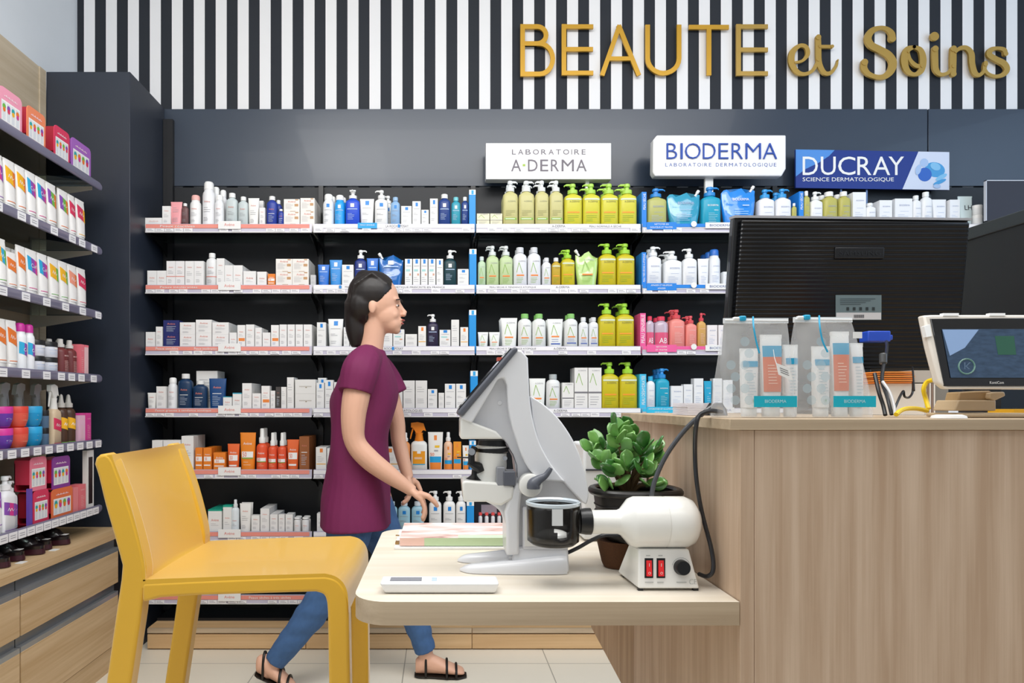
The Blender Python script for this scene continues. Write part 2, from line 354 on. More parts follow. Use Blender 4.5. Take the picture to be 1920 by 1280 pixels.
S(mb, ox, oy, sc, [(50, (1225, 215, 48), (1225, 300, 50), (1232, 375, 46), (1270, 415, 30), (1330, 400, 26), (1368, 350, 30)),
    (50, (1368, 215, 48), (1366, 300, 52), (1366, 412, 46)),
    (36, (1385, 240, 20), (1420, 210, 30), (1470, 208, 36), (1508, 250, 46), (1515, 330, 46), (1535, 400, 44), (1570, 420, 30), (1605, 390, 26), (1618, 335, 34)),
    (34, (1775, 255, 36), (1765, 222, 34), (1710, 210, 26), (1660, 225, 40), (1650, 262, 44), (1700, 295, 44), (1765, 330, 48), (1788, 375, 44), (1760, 415, 36), (1700, 430, 26), (1640, 410, 26), (1612, 370, 28), (1618, 325, 30))], GOLD2)
standoffs(mb, [(1755, 100), (1788, 120), (1868, 110)])
o = mb.build('wall_lettering', org=P(1790, 140, DL)); tag(o, 'gold joined script letters ins ending the sign at the right', 'lettering')
mb = MB(); disc(mb, 1752.5, 68, 8.3, GOLD2); standoffs(mb, [(1752, 68)])
o = mb.build('wall_letter', org=P(1752, 68, DL)); tag(o, 'round gold dot over the script letter i', 'letter', 'gold letters on the striped wall')

# ------------------------------------------------------------------ brand signs above the top shelf
GREYT = mat('7A737C', .6); NAVY = mat('1748A8', .5); GREEN = mat('A8C850', .5)
def sign_text(mb, s, x0, x1, y0, y1, D, m, spaced=False, depth=0):
    c = P((x0+x1)/2, (y0+y1)/2, D); mb.text(s, c, (x1-x0)*D/F, (y1-y0)*D/F, m, depth=depth)
def spaced(mb, s, x0, x1, y0, y1, D, m):
    cw = {'I': .12, 'L': .75, 'E': .75, 'T': .95, 'M': 1.25, 'O': 1.15, 'Q': 1.15, ' ': .5}
    ws = [cw.get(c, 1.0) for c in s]; gap = .45; tot = sum(ws)+gap*(len(s)-1); u = (x1-x0)/tot; x = x0
    for c, q in zip(s, ws):
        if c != ' ': sign_text(mb, c, x, x+q*u, y0, y1+(1.0 if c == 'Q' else 0), D, m)
        x += (q+gap)*u
t = thing('brand_sign', 'white box sign lettered in thin grey capitals, above the yellow green bottles', 'sign', P(1028, 340, 3.40))
mb = MB(); a = P(911, 336, 3.38); b = P(1146, 268, 3.38); mb.box((a.x, 3.38, a.z), (b.x, 3.44, b.z), mat('EFEFF0', .5)); mb.build('sign_box', t, bevel=.002)
mb = MB(); D = 3.379; spaced(mb, 'LABORATOIRE', 960, 1098, 280, 289.5, D, GREYT)
for ch, x0, x1 in (('A', 958.5, 977), ('D', 990, 1008), ('E', 1013, 1028), ('R', 1033, 1048), ('M', 1053, 1076), ('A', 1080.5, 1100)): sign_text(mb, ch, x0, x1, 299, 321, D, GREYT)
mb.build('sign_lettering', t)
mb = MB(); a = P(980, 311.5, D); b = P(985, 307.5, D); mb.box((a.x, D, a.z), (b.x, D+.001, b.z), GREEN); mb.build('green_square', t)
mb = MB(); a = P(1097, 422, 3.42); b = P(1104, 336, 3.42); mb.box((a.x, 3.41, a.z), (b.x, 3.43, b.z), OFFW); mb.build('post', t)
t = thing('brand_sign', 'white rounded box sign with raised blue capitals on a white post', 'sign', P(1340, 420, 3.36))
D = 3.32
mb = MB(); pts = [(1224, 322), (1225, 262), (1232, 253), (1474, 253), (1474, 316), (1466, 330), (1228, 330)]
mb.prism([P(x, y, D) for x, y in pts], (0, .05, 0), mat('F0F0F2', .35)); mb.build('sign_box', t, bevel=.006, seg=3)
mb = MB()
for ch, x0, x1 in (('B', 1249.5, 1269), ('I', 1275.5, 1279.5), ('O', 1284, 1313), ('D', 1317.5, 1341), ('E', 1347, 1365), ('R', 1371.5, 1392), ('M', 1397.5, 1426), ('A', 1430, 1456)): sign_text(mb, '~'+ch, x0, x1, 269, 298, D-.0005, NAVY, depth=.006)
mb.build('raised_lettering', t)
mb = MB(); spaced(mb, 'LABORATOIRE DERMATOLOGIQUE', 1247.5, 1455.5, 305.5, 312, D-.0005, mat('3A5CA8', .5)); mb.build('small_lettering', t)
mb = MB(); a = P(1321, 421, 3.36); b = P(1336, 330, 3.36); mb.box((a.x, 3.352, a.z), (b.x, 3.368, b.z), OFFW); mb.build('post', t)
D = 3.44
t = thing('brand_sign', 'flat blue banner sign with white capitals and a laboratory picture', 'sign', P(1636, 352, D))
mb = MB(); BL = mat('082E86', .5); B2 = mat('4C8FDD', .5)
mb.prism([P(x, y, D) for x, y in ((1492, 280), (1780, 285), (1780, 356), (1492, 352))], (0, .012, 0), BL)
e = D-.0008
mb.add([P(x, y, e) for x, y in ((1492, 280), (1565, 281.2), (1555, 292), (1535, 305), (1510, 317), (1492, 331))], [(5, 4, 3, 2, 1, 0)], B2)
mb.add([P(x, y, e) for x, y in ((1722, 284), (1780, 285), (1780, 356), (1692, 354.7))], [(3, 2, 1, 0)], mat('D3DCF0', .35))
mb.build('banner', t)
mb = MB()
for ch, x0, x1 in (('D', 1505, 1533.5), ('U', 1539, 1567), ('C', 1571.5, 1604), ('R', 1607.5, 1634), ('A', 1636.5, 1669), ('Y', 1666, 1695)): sign_text(mb, ch, x0, x1, 293.5, 328, e-.0004, WHITE)
sign_text(mb, 'SCIENCE DERMATOLOGIQUE', 1505, 1676, 332.5, 341, e-.0004, WHITE); mb.build('white_lettering', t)
mb = MB()    # gloved hands and flask of blue liquid, as a flat picture
def blob(cx, cy, rx, ry, m, k, rot=0):
    n = 20; vs = []
    for i in range(n):
        a = 2*PI*i/n; x = rx*math.cos(a); y = ry*math.sin(a); vs.append(P(cx+x*math.cos(rot)-y*math.sin(rot), cy+x*math.sin(rot)+y*math.cos(rot), e-.0004-k*.0003))
    mb.add(vs, [tuple(range(n))], m)
G1 = mat('3F9BD8', .4); G2 = mat('7FC0EA', .4); G3 = mat('1F5FC0', .4); G4 = mat('A9C4EA', .4)
blob(1753, 318, 19, 14, G1, 0, .2); blob(1734, 327, 13, 13, G3, 1); blob(1733, 305, 8, 8, G4, 2); blob(1754, 312, 10, 7, G2, 3, .4); blob(1765, 332, 12, 4, G2, 4, -.5); blob(1762, 341, 13, 3.4, G1, 5, -.4)
blob(1722, 318, 5, 10, G4, 6, .3); blob(1757, 349, 7, 4, G4, 7)
mb.build('picture', t)
mb = MB()
for px in (1577, 1625): mb.box(P(px-1.2, 420, 3.452), P(px+1.2, 340, 3.455), mat('5D79A8', .3))
mb.build('stand_wire', t)

# ------------------------------------------------------------------ wall shelving
SF = 3.25; PF = 3.272
YB = [420.5, 534, 648.5, 764, 878.5, 994, 1112]
ZR = [ZP(y, PF) for y in YB]
ROWN = ['top shelf', 'second shelf', 'third shelf', 'fourth shelf', 'fifth shelf', 'sixth shelf', 'lowest shelf']
BX = [XP(x, SF) for x in (271, 586, 891.5, 1203, 1497, 1806, 2115)]
CORAL = mat('EE9486', .5); RAILM = mat('C2BDCE', .25, coat=.3, var=.05); TAGW = mat('F4F3F5', .5); TAGG = mat('8F8E98', .6); CORALT = mat('E58478', .5)
BAYN = ['coral strip bay', 'white strip bay', 'green bottle bay', 'bay of blue and pink dividers', 'bay behind the monitor', 'last bay']
RAILTXT = {(1, 0): [('LA ROCHE-POSAY', 723, 766, 424.5, 429)], (1, 1): [('N°1', 635, 641, 536.5, 542), ('MARQUE', 647, 668, 537, 541.5), ('COSMÉTIQUE PRESCRITE EN FRANCE', 727, 834, 537.5, 542.5)], (1, 2): [('LA ROCHE-POSAY', 713, 756, 652.5, 657.5)],
           (1, 3): [('DES DERMATOLOGUES', 729, 792, 767, 772)], (2, 0): [('A-DERMA', 1035, 1060, 424.5, 429), ('PEAU NORMALE À SÈCHE', 1105, 1165, 423.5, 428.5)],
           (2, 1): [('PEAU SÈCHE À TENDANCE ATOPIQUE', 918, 1005, 536.5, 540.5), ('A-DERMA', 1042, 1068, 537.5, 541.5)], (2, 2): [('PEAU SÈCHE À TENDANCE ATOPIQUE', 918, 1005, 652.5, 657.5), ('A-DERMA', 1038, 1062, 654, 658)],
           (2, 3): [('A-DERMA', 1038, 1064, 769, 773.5)], (0, 2): [('Peaux sensibles', 292, 334, 651, 655.5), ('Peaux intolérantes', 364, 407, 651, 655.5)], (0, 1): [('Peaux intolérantes', 300, 370, 537.5, 541)],
           (0, 3): [('Peaux grasses à tendance acnéique', 291, 396, 766.8, 772)], (0, 6): [('Peaux sèches à très sèches', 467, 545, 1112, 1118)], (0, 0): [('Peaux réactives', 300, 365, 423.5, 427.5)]}
GRYT2 = mat('77777F', .6)
for r in range(7):
    for b in range(6):
        x0, x1 = BX[b]+.004, BX[b+1]-.004; z = ZR[r]; cx = (x0+x1)/2
        t = thing('glass_shelf', 'glass shelf with a price rail, %s of the %s' % (ROWN[r], BAYN[b]), 'shelf', (cx, 3.37, z), 'glass shelves of the wall unit')
        mb = MB(); mb.box((x0, SF+.012, z-.045), (x1, 3.474, z-.0365), GLASS); mb.build('glass_panel', t)
        mb = MB(); zt = z-.002; zb = z-.046
        mb.hexa([(x0, SF, zb), (x1, SF, zb), (x1, SF+.010, zb), (x0, SF+.010, zb), (x0, SF+.006, zt), (x1, SF+.006, zt), (x1, SF+.012, zt), (x0, SF+.012, zt)], RAILM if b else RAILM)
        mb.box((x0, SF-.003, zb), (x1, SF+.002, zb+.004), OFFW); mb.build('price_rail', t)
        mb = MB(); zc = z-.019
        mb.box((x0+.001, SF+.0005, z-.024), (x1-.001 if b else x1-.012, SF+.003, z-.005), CORAL if b == 0 else TAGW)
        for (s, p0, p1, q0, q1) in RAILTXT.get((b, r), []):
            mb.text(s, P((p0+p1)/2, 0, SF-.0006).xy.to_3d()+Vector((0, 0, z-.0145)), (p1-p0)*SF/F, min(.012, (q1-q0)*SF/F), WHITE if b == 0 else GRYT2)
        if b == 1 and r in (0, 1, 2):
            px = (748, 638, 737)[r]; X = XP(px, SF); mb.box((X-.0055, SF-.0012, z-.021), (X+.0055, SF-.0008, z-.006), mat('1C8EE0', .5))
        if b == 1 and r == 0: mb.box((XP(671, SF), SF-.004, z-.026), (XP(707, SF), SF-.001, z+.001), mat('22A7E6', .5)); mb.text('PEAUX SENSIBLES', (XP(689, SF), SF-.0046, z-.010), .07, .006, WHITE)
        if b == 3:
            hc = ('1F84E0', '1F84E0', 'F0609F', '35BFE8', 'FFFFFF', 'FFFFFF', 'FFFFFF')[r]; s1, s2 = (('NETTOYER EN', 'DOUCEUR ET TRAITER'), ('APAISER ET RELIPIDER', 'APAISER'), ('NETTOYER', 'ET TRAITER'), ('HYDRATER ET ILLUMINER', 'IMMÉDIATEMENT'), ('', ''), ('', ''), ('', ''))[r]
            if s1:
                m_ = mat(hc, .5); mb.box((x0+.02, SF-.004, z-.031), (x0+.02+.145, SF-.001, z+.004), m_); mb.box((x0, SF-.002, z-.019), (XP(1322, SF), SF, z-.003), m_)
                mb.text(s1, (x0+.092, SF-.0046, z-.006), None, .0075, WHITE); mb.text(s2, (x0+.092, SF-.0046, z-.021), None, .0075, WHITE)
                mb.box((XP(1322, SF), SF-.006, z-.026), (XP(1376, SF), SF-.003, z+.002), WHITE); mb.text('BIODERMA', (XP(1350, SF), SF-.0066, z-.012), .105, .011, mat('4F64A0', .5))
                mb.lathe([(0, .014), (.002, .014)], (XP(1300, SF), SF-.008, z-.006), (0, 1, 0), WHITE, 20)
        mb.build('rail_strip', t)
        if b == 0:
            mb = MB(); a0, a1 = XP(410, SF), XP(452, SF); mb.box((a0, SF-.008, z-.030), (a1, SF-.002, z+.010 if r else z+.008), WHITE); mb.text('Avène', ((a0+a1)/2, SF-.0086, z-.009), .05, .014, CORALT)
            mb.build('brand_plate', t)
        rnd = random.Random(r*10+b); x = x0+.004
        while x < x1-.05:
            wt = .046
            if rnd.random() < (.86 if b == 0 else .62 if b < 3 else .5):
                mb = MB(); dz = rnd.uniform(-.0015, .001)
                mb.box((x, SF-.003, z-.043+dz), (x+wt-.003, SF-.001, z-.026+dz), TAGW)
                for q in range(2): mb.box((x+.006, SF-.0034, z-.037+dz+q*.005), (x+wt-.010-q*.008, SF-.003, z-.0353+dz+q*.005), TAGG)
                mb.build('price_tag', t)
            x += wt+(0 if rnd.random() < .6 else rnd.uniform(.004, .03))
        for sx in (x0+.012, x1-.012):
            mb = MB(); mb.prism([(sx, 3.475, z-.046), (sx, 3.27, z-.046), (sx, 3.27, z-.054), (sx, 3.40, z-.08), (sx, 3.475, z-.115)], (.003, 0, 0), BLACK); mb.build('bracket', t)
for i, px in enumerate((603, 885, 1195, 1473, 1770)):
    X = BX[i+1]; mb = MB(); mb.box((X-.012, 3.478, .1), (X+.012, 3.502, ZP(351, 3.5)), BLACK)
    for k in range(40): mb.box((X-.003, 3.4775, .15+k*.048), (X+.003, 3.4781, .165+k*.048), mat('2A2D33', .6))
    o = mb.build('shelf_upright', org=(X, 3.49, .1)); tag(o, 'black slotted upright between the %s and the next bay' % BAYN[i], 'shelf upright', 'black uprights of the wall unit')
# plinth drawers along the floor
zp = .102
for i in range(6):
    a, b = (BX[i]-.02 if i else -1.40), BX[i+1]-.02
    t = thing('plinth_drawer_unit', 'low ash plinth drawer unit under the %s' % BAYN[i], 'drawer unit', ((a+b)/2, 3.34, 0), 'low drawers along the floor')
    mb = MB(); mb.box((a, 3.20, .004), (b, 3.50, zp), W_plinth); mb.build('carcass', t)
    mb = MB(); mb.box((a+.0015, 3.186, .006), (b-.0015, 3.198, zp-.028), W_plinth); mb.build('drawer', t, bevel=.001)
    mb = MB(); mb.box((a+.0015, 3.184, zp-.022), (b-.0015, 3.199, zp), W_edge); mb.build('top_rail', t, bevel=.001)
mb = MB(); mb.box((-1.40, 3.30, zp), (4.0, 3.47, ZR[6]-.13), NEARBLK); o = mb.build('plinth_riser', org=(0, 3.4, zp)); tag(o, 'black riser board between the plinth drawers and the lowest shelf', 'board')
# ------------------------------------------------------------------ products
PRI = {}
CO = mat('E2897A', .5); GRL = mat('A9A9AE', .5); LRB = mat('1E88DC', .4)
ORB = mat('F08A3C', .5); GRN = mat('8DB84C', .5); BLU = mat('5C73B8', .5); WH = mat('F6F6F4', .4); TEAL = mat('29A8CF', .4)
def lines(u0, u1, v0, v1, n, m, seed=1):
    rr = random.Random(seed); out = []
    for i in range(n):
        v = v1-(v1-v0)*(i+.5)/n; e = u0+(u1-u0)*rr.uniform(.55, 1); out.append(('r', u0, v-.006, e, v+.006, m))
    return out
STY = {
 'av': [('t', 'Avène', 0, .74, .5, None, CO)]+lines(-.32, .32, .38, .58, 3, GRL)+lines(-.32, .2, .1, .25, 3, GRL, 3),
 'avp': [('t', 'Avène', 0, .74, .5, None, CO), ('r', -.5, .34, .5, .37, CO)]+lines(-.32, .32, .45, .62, 3, GRL)+lines(-.32, .2, .08, .25, 3, GRL, 3),
 'avo': [('t', 'Avène', 0, .68, .5, None, CO), ('r', -.34, .24, .45, .38, ORB)]+lines(-.32, .3, .44, .58, 2, GRL)+lines(-.32, .3, .06, .18, 2, BLU, 4),
 'avb': [('t', 'Avène', 0, .80, .5, None, CO), ('r', .18, .42, .42, .62, mat('C79A6C', .5)), ('r', .22, .9, .42, .98, mat('C79A6C', .5)), ('r', -.1, .02, .25, .05, mat('C79A6C', .5))]+lines(-.4, .15, .2, .66, 6, GRL),
 'avs': [('t', 'Avène', 0, .5, .55, None, CO)]+lines(-.3, .3, .2, .36, 2, GRL),
 'plain': lines(-.36, .3, .55, .8, 3, GRL)+lines(-.36, .3, .15, .35, 3, GRL, 5),
 'sq': [('r', -.3, .46, .3, .54, mat('C9C4BC', .5)), ('r', .0, .4, .08, .46, mat('9A8C70', .5))],
 'wr': [('t', 'Avène', 0, .72, .5, None, CO), ('r', -.3, .5, .3, .52, WH)]+lines(-.3, .3, .1, .45, 6, mat('C8D4E4', .5)),
 'lr': [('r', -.12, .78, .17, .94, LRB), ('r', -.36, .66, .36, .675, GRL)]+lines(-.36, .2, .4, .5, 2, GRL)+lines(-.36, .3, .12, .25, 2, GRL, 4),
 'lrw': [('r', -.14, .76, .14, .92, WH), ('r', -.38, .66, .38, .69, mat('BCD4F4', .5))]+lines(-.36, .2, .2, .5, 5, mat('C6DBF5', .5)),
 'lro': [('r', -.12, .76, .17, .94, ORB), ('r', -.45, .2, .45, .24, mat('F2B648', .5))]+lines(-.36, .3, .3, .6, 4, GRL),
 'lrc': [('r', -.15, .82, .2, .98, LRB), ('r', .1, .36, .34, .44, mat('D9A890', .5)), ('r', -.35, .52, .2, .6, mat('A8DAD8', .5))]+lines(-.38, .3, .1, .32, 3, GRL)+[('r', -.36, .72, .36, .735, GRL)],
 'ad': [('s', [(-.30, .45), (-.12, .80), (.16, .42)], .05, GRN), ('t', 'A-DERMA', .12, .85, .56, None, GRL), ('r', -.3, .32, .28, .37, ORB)]+lines(-.3, .26, .06, .28, 4, GRN, 6),
 'ad2': [('t', 'A-DERMA', .05, .84, .6, None, mat('8C8A50', .5)), ('r', -.38, .42, .34, .47, mat('F3A02E', .5)), ('r', -.46, .9, .46, .96, mat('DDE8C8', .5))]+lines(-.36, .3, .1, .36, 4, mat('8FB83A', .5), 2),
 'ad3': [('t', 'A-DERMA', .08, .80, .55, None, mat('A5A888', .5)), ('r', -.42, .16, .42, .23, mat('8FC04A', .5)), ('r', -.36, .185, .3, .205, WH)]+lines(-.34, .34, .3, .5, 4, mat('A8A66C', .5), 2),
 'adb': [('s', [(-.30, .45), (-.12, .80), (.16, .42)], .05, GRN), ('t', 'A-DERMA', .1, .87, .56, None, GRL), ('r', -.3, .36, .28, .41, ORB), ('r', -.36, .1, .36, .15, BLU)]+lines(-.3, .26, .18, .32, 2, BLU, 6),
 'adx': [('s', [(-.38, .62), (-.16, .86), (.12, .56)], .06, GRN), ('t', 'A-DERMA', .08, .93, .6, None, GRL), ('r', -.5, .36, .5, .40, mat('77767C', .5))]+lines(-.36, .36, .05, .3, 4, GRL, 6),
 'bi': [('t', 'BIODERMA', .05, .74, .6, None, mat('A0AACB', .5)), ('r', -.2, .5, .3, .51, mat('A9BBE0', .5))]+lines(-.34, .3, .1, .4, 5, mat('B9C6E0', .5)),
 'biw': [('t', 'BIODERMA', .05, .76, .6, None, WH), ('r', .1, .56, .34, .58, WH)]+lines(-.2, .34, .08, .48, 6, mat('BFE6F0', .5)),
 'biab': [('t', 'AB', .05, .25, .6, .24, WH), ('r', -.5, .0, .5, .62, mat('E05A80', .3))][::-1],
 'bip': [('t', 'BIODERMA', .05, .8, .6, None, mat('F7D2CE', .5))]+lines(-.24, .34, .1, .6, 8, mat('F6CFC9', .5)),
 'or': [('t', 'Avène', 0, .72, .6, None, WH), ('r', -.42, .34, .42, .50, WH), ('t', '50', -.2, .42, .3, .12, mat('E2562A', .5)), ('r', -.42, .30, .42, .335, mat('8FB04A', .5))]+lines(-.3, .3, .1, .25, 2, mat('FBD8B0', .5)),
 'orn': [('t', 'Avène', 0, .68, .6, None, WH), ('r', -.42, .36, .42, .58, WH), ('t', '50', -.18, .47, .26, .14, mat('E2562A', .5)), ('r', -.42, .14, .36, .2, WH)],
 'kid': [('r', -.1, .80, .1, .93, ORB), ('r', -.45, .0, .45, .2, mat('EE8A34', .5)), ('r', -.45, .2, .45, .36, mat('1F9FD8', .5)), ('t', '50', -.25, .42, .3, .08, mat('E86A3A', .5)), ('r', -.05, .6, .3, .66, mat('F4C430', .5)), ('r', -.1, .5, .2, .54, GRL)],
 'tr': [('r', -.4, .2, .4, .72, mat('F2A01E', .5)), ('r', -.12, .62, .12, .75, WH), ('r', -.4, .16, .4, .2, TEAL), ('r', -.3, .45, .2, .47, WH), ('r', -.3, .4, .2, .42, WH)],
 'lh': [('t', 'LH', .15, .62, .6, .16, mat('1F2430', .5))]+lines(-.2, .3, .15, .3, 2, GRL),
 'dv': [], 'no': [],
}
def hair_style(c1, c2, c3, txt, ft): 
    pr = [('w', -.48, .45, .48, .80, c1, c2, c3), ('r', -.46, .05, .46, .065, ft)]
    if txt: return pr+[('t', txt, .06, .62, .6, .10, WH)]
    return pr+[('s', [(-.3, .60), (-.2, .68), (-.12, .58), (0, .66), (.1, .57), (.28, .62)], .05, WH)]
HM = {k: mat(v, .5) for k, v in dict(pu='8A4FB0', ma='D8398F', ye='F4B620', or_='EC7A2C', re='D8345C', cy='29A9D8', gr='6FB84A', te='2BA8A8', pe='F09A80', bl='2F5FC0').items()}
HS = {'purple': ('pu', 'ma', 'pu'), 'yellow': ('ye', 'ye', 'or_'), 'blue and magenta': ('cy', 'pu', 'ma'), 'green and orange': ('pu', 'gr', 'or_'), 'red and yellow': ('re', 're', 'ye'), 'crimson': ('re', 're', 're'),
      'orange': ('or_', 'or_', 'or_'), 'yellow and green': ('ye', 'ye', 'gr'), 'peach': ('pe', 'pe', 'or_'), 'rainbow': ('ye', 'cy', 'gr')}
for k, v in HS.items(): STY['h_'+k] = hair_style(HM[v[0]], HM[v[1]], HM[v[2]], {'blue and magenta': 'Curl'}.get(k, ''), HM[v[2]])
def prints(mb, style, surf):
    """lay the flat print pieces of a style on a surface; surf(u, v, k) -> point"""
    def quad(u0, v0, u1, v1, m, k):
        n = 12 if u1-u0 > .4 else 6 if u1-u0 > .15 else 2; vs = []; 
        for i in range(n+1):
            u = u0+(u1-u0)*i/n; vs += [surf(u, v0, k), surf(u, v1, k)]
        mb.add(vs, [(2*i, 2*i+2, 2*i+3, 2*i+1) for i in range(n)], m)
    for k, p in enumerate(STY[style]):
        if p[0] == 'r': quad(p[1], p[2], p[3], p[4], p[5], k)
        elif p[0] == 's':
            for (a, b) in zip(p[1][:-1], p[1][1:]):
                n = 4; d = Vector((b[0]-a[0], b[1]-a[1])); nn = Vector((p[2]*.8, 0)); vs = []
                for i in range(n+1):
                    q = Vector(a)+d*i/n; vs += [surf(q.x-nn.x/2, q.y, k), surf(q.x+nn.x/2, q.y, k)]
                mb.add(vs, [(2*i, 2*i+1, 2*i+3, 2*i+2) for i in range(n)], p[3])
        elif p[0] == 'w':      # slanted three-colour splash
            _, u0, v0, u1, v1, a, b, c = p
            for j, m in enumerate((a, b, c)):
                s0 = u0+(u1-u0)*j/3; s1 = u0+(u1-u0)*(j+1)/3; vs = []
                for i in range(7):
                    u = s0+(s1-s0)*i/6; sl = -(u)*.12; vs += [surf(u, v0+sl, k), surf(u, v1+sl, k)]
                mb.add(vs, [(2*i, 2*i+2, 2*i+3, 2*i+1) for i in range(6)], m)
        elif p[0] == 't':
            _, st, cu, cv, wu, hv, m = p; vs, fs, asp = text_geo(st); W = surf(.5, .5, 0).x-surf(-.5, .5, 0).x; H = abs(surf(0, 1, 0).z-surf(0, 0, 0).z)
            hh = hv if hv else min(.14, wu*W/asp/H*1.15)
            mb.add([surf(cu+x*wu, cv+y*hh, k+4) for x, y in vs], fs, m)
def flat_surf(w, d, z0, z1): return lambda u, v, k: Vector((u*w, -d/2-.0004-k*.00012, z0+(z1-z0)*v))
def round_surf(af, bf, z0, z1, p_=2):
    def f(u, v, k):
        z = z0+(z1-z0)*v; a = af(v); b = bf(v); p = p_(v) if callable(p_) else p_; x = max(-.97, min(.97, u*2*.94)); 
        return Vector((x*a*(1+.004), -b*(1-abs(x)**p)**(1/p)*(1)-.0009-k*.00014, z))
    return f
B0 = .036       # how far the products stand below the lip of the price rail
def proto(kind, w, h, d, c1, c2, style, x=0, b0=0):
    """returns a list of (part name, mesh, material parts); the first one alone for single-mesh kinds"""
    key = (kind, round(w, 3), round(h, 3), round(d, 3), c1, c2, style, x, b0)
    if key in PRI: return PRI[key]
    A = mat(c1, .42) if c1 else WH; B = mat(c2, .4) if c2 and len(c2) == 6 else WH; out = []
    if kind in ('carton', 'divider', 'photo_frame'):
        mb = MB(); e = min(.0012, w*.06)
        mb.loft([(0, w/2-e, d/2-e, 30), (e, w/2, d/2, 30), (h-e, w/2, d/2, 30), (h, w/2-e, d/2-e, 30)], A, 24) if 0 else mb.box((-w/2, -d/2, 0), (w/2, d/2, h), A)
        if kind == 'divider':
            if c2 == 'lr': mb.box((-w/2-.0003, -d/2-.0003, h*.86), (w/2+.0003, -d/2+.004, h+.0003), WH); mb.box((-w*.16, -d/2-.001, h*.87), (w*.2, -d/2, h*.985), mat('2BA8E8', .5))
            if x: 
                vs, fs, asp = text_geo(x); L_ = h*(.5 if len(x) < 12 else .86); W_ = w*.62
                mb.add([Vector((-y*W_, -d/2-.0006, h*(.70 if len(x) < 12 else .52)+q*L_)) for q, y in vs], fs, WH)
        elif kind == 'photo_frame':
            mb.box((-w/2+.012, -d/2-.001, .02), (w/2-.012, -d/2+.001, h-.03), B)
        else:
            if c2: mb.box((-w/2-.0003, -d/2-.0003, h*.93), (w/2+.0003, d/2+.0003, h+.0003), B)
            prints(mb, style, flat_surf(w, d, 0, h))
        out = [(kind, mb.mesh(kind, smooth=20))]
    elif kind in ('bottle', 'pump_bottle', 'spray_bottle', 'trigger_bottle', 'aerosol_can', 'dropper_bottle', 'stick'):
        a = w/2; b = min(a, d/2); pw = {'bottle': 3, 'pump_bottle': 4, 'trigger_bottle': 4}.get(kind, 2)
        if x == 'r': pw = 2.2
        bf = {'bottle': .84, 'pump_bottle': .74, 'spray_bottle': .74, 'trigger_bottle': .60, 'aerosol_can': .80, 'dropper_bottle': .72, 'stick': .84}[kind]
        if x == 'tall': bf = .62
        hb = h*bf; mb = MB(); sh = min(hb*.16, a*.9); nk = a*(.46 if kind != 'aerosol_can' else .74)
        if x == 'slope': sh = hb*.3
        mb.loft([(0, a*.9, b*.9, pw), (a*.08, a, b, pw), (hb-sh, a, b, pw), (hb-sh*.55, a*.93, b*.93, pw), (hb-sh*.2, a*.72, b*.72, 2.4), (hb, nk, nk if nk < b else b*.9, 2), (hb+.004, nk, nk if nk < b else b*.9, 2)], A if not (style == 'biab') else mat('C9B6C6', .12, coat=.4), 24)
        prints(mb, style, round_surf(lambda v: a, lambda v: b, 0, hb-sh*.8, pw)); out = [('body', mb.mesh('body', smooth=50))]
        mb = MB(); z = hb+.003; H = h-z; cr = min(b, a*.56)
        if kind == 'bottle':
            mb.lathe([(0, cr), (H*.95, cr*.97), (H, cr*.85)], (0, 0, z), (0, 0, 1), B, 20); out.append(('cap', mb.mesh('cap', smooth=45)))
        elif kind == 'stick':
            mb.loft([(z, a*.92, b*.92, 3), (h-.003, a*.9, b*.9, 3), (h, a*.8, b*.8, 3)], B); out.append(('cap', mb.mesh('cap', smooth=45)))
        elif kind == 'aerosol_can':
            mb.lathe([(0, a*.78), (H*.75, a*.74), (H*.93, a*.6), (H, a*.3)], (0, 0, z), (0, 0, 1), B, 20); out.append(('cap', mb.mesh('cap', smooth=45)))
        elif kind == 'spray_bottle':
            mb.lathe([(0, cr), (H*.35, cr), (H*.42, cr*.7), (H*.95, cr*.66), (H, cr*.5)], (0, 0, z), (0, 0, 1), B, 18); out.append(('spray_cap', mb.mesh('spray_cap', smooth=45)))
        elif kind == 'dropper_bottle':
            mb.lathe([(0, cr*1.1), (H*.3, cr*1.1), (H*.36, cr*.75), (H*.9, cr*.45), (H, cr*.2)], (0, 0, z), (0, 0, 1), B, 18); out.append(('nozzle', mb.mesh('nozzle', smooth=45)))
        elif kind == 'trigger_bottle':
            mb.loft([(z-.006, cr*1.05, cr, 2), (z+H*.28, cr*.8, cr*.8, 2), (z+H*.4, cr*.9, cr*.8, 3)], B, 16)
            s = -1 if x != 'R' else 1
            pr = [(s*a*1.0, z+H*.95), (s*a*.2, z+H), (-s*a*.55, z+H*.92), (-s*a*.85, z+H*.5), (-s*a*.5, z+H*.55), (-s*a*.25, z+H*.4), (s*a*.4, z+H*.4), (s*a*.75, z+H*.68), (s*a*1.0, z+H*.70)]
            mb.prism([Vector((p, -.009, q)) for p, q in pr], (0, .018, 0), B)
            mb.tube([(s*a*.72, 0, z+H*.7), (s*a*.95, 0, z+H*.35), (s*a*1.1, 0, z+H*.05)], [.005, .004, .003], B, 8)
            out.append(('trigger_head', mb.mesh('trigger_head', smooth=45)))
        else:
            s = {'L': -1, 'F': 0}.get(x, 1)
            mb.lathe([(0, cr), (H*.36, cr), (H*.40, cr*.6), (H*.46, cr*.45), (H*.7, cr*.42), (H*.7, cr*.62), (H*.96, cr*.6), (H, cr*.5)], (0, 0, z), (0, 0, 1), B, 18)
            mb.loft([(z+H*.82, a*.44, cr*.28, 3, s*a*.36, -.3*a if s == 0 else 0), (z+H*.97, a*.46, cr*.3, 3, s*a*.34, -.3*a if s == 0 else 0)], B, 12)
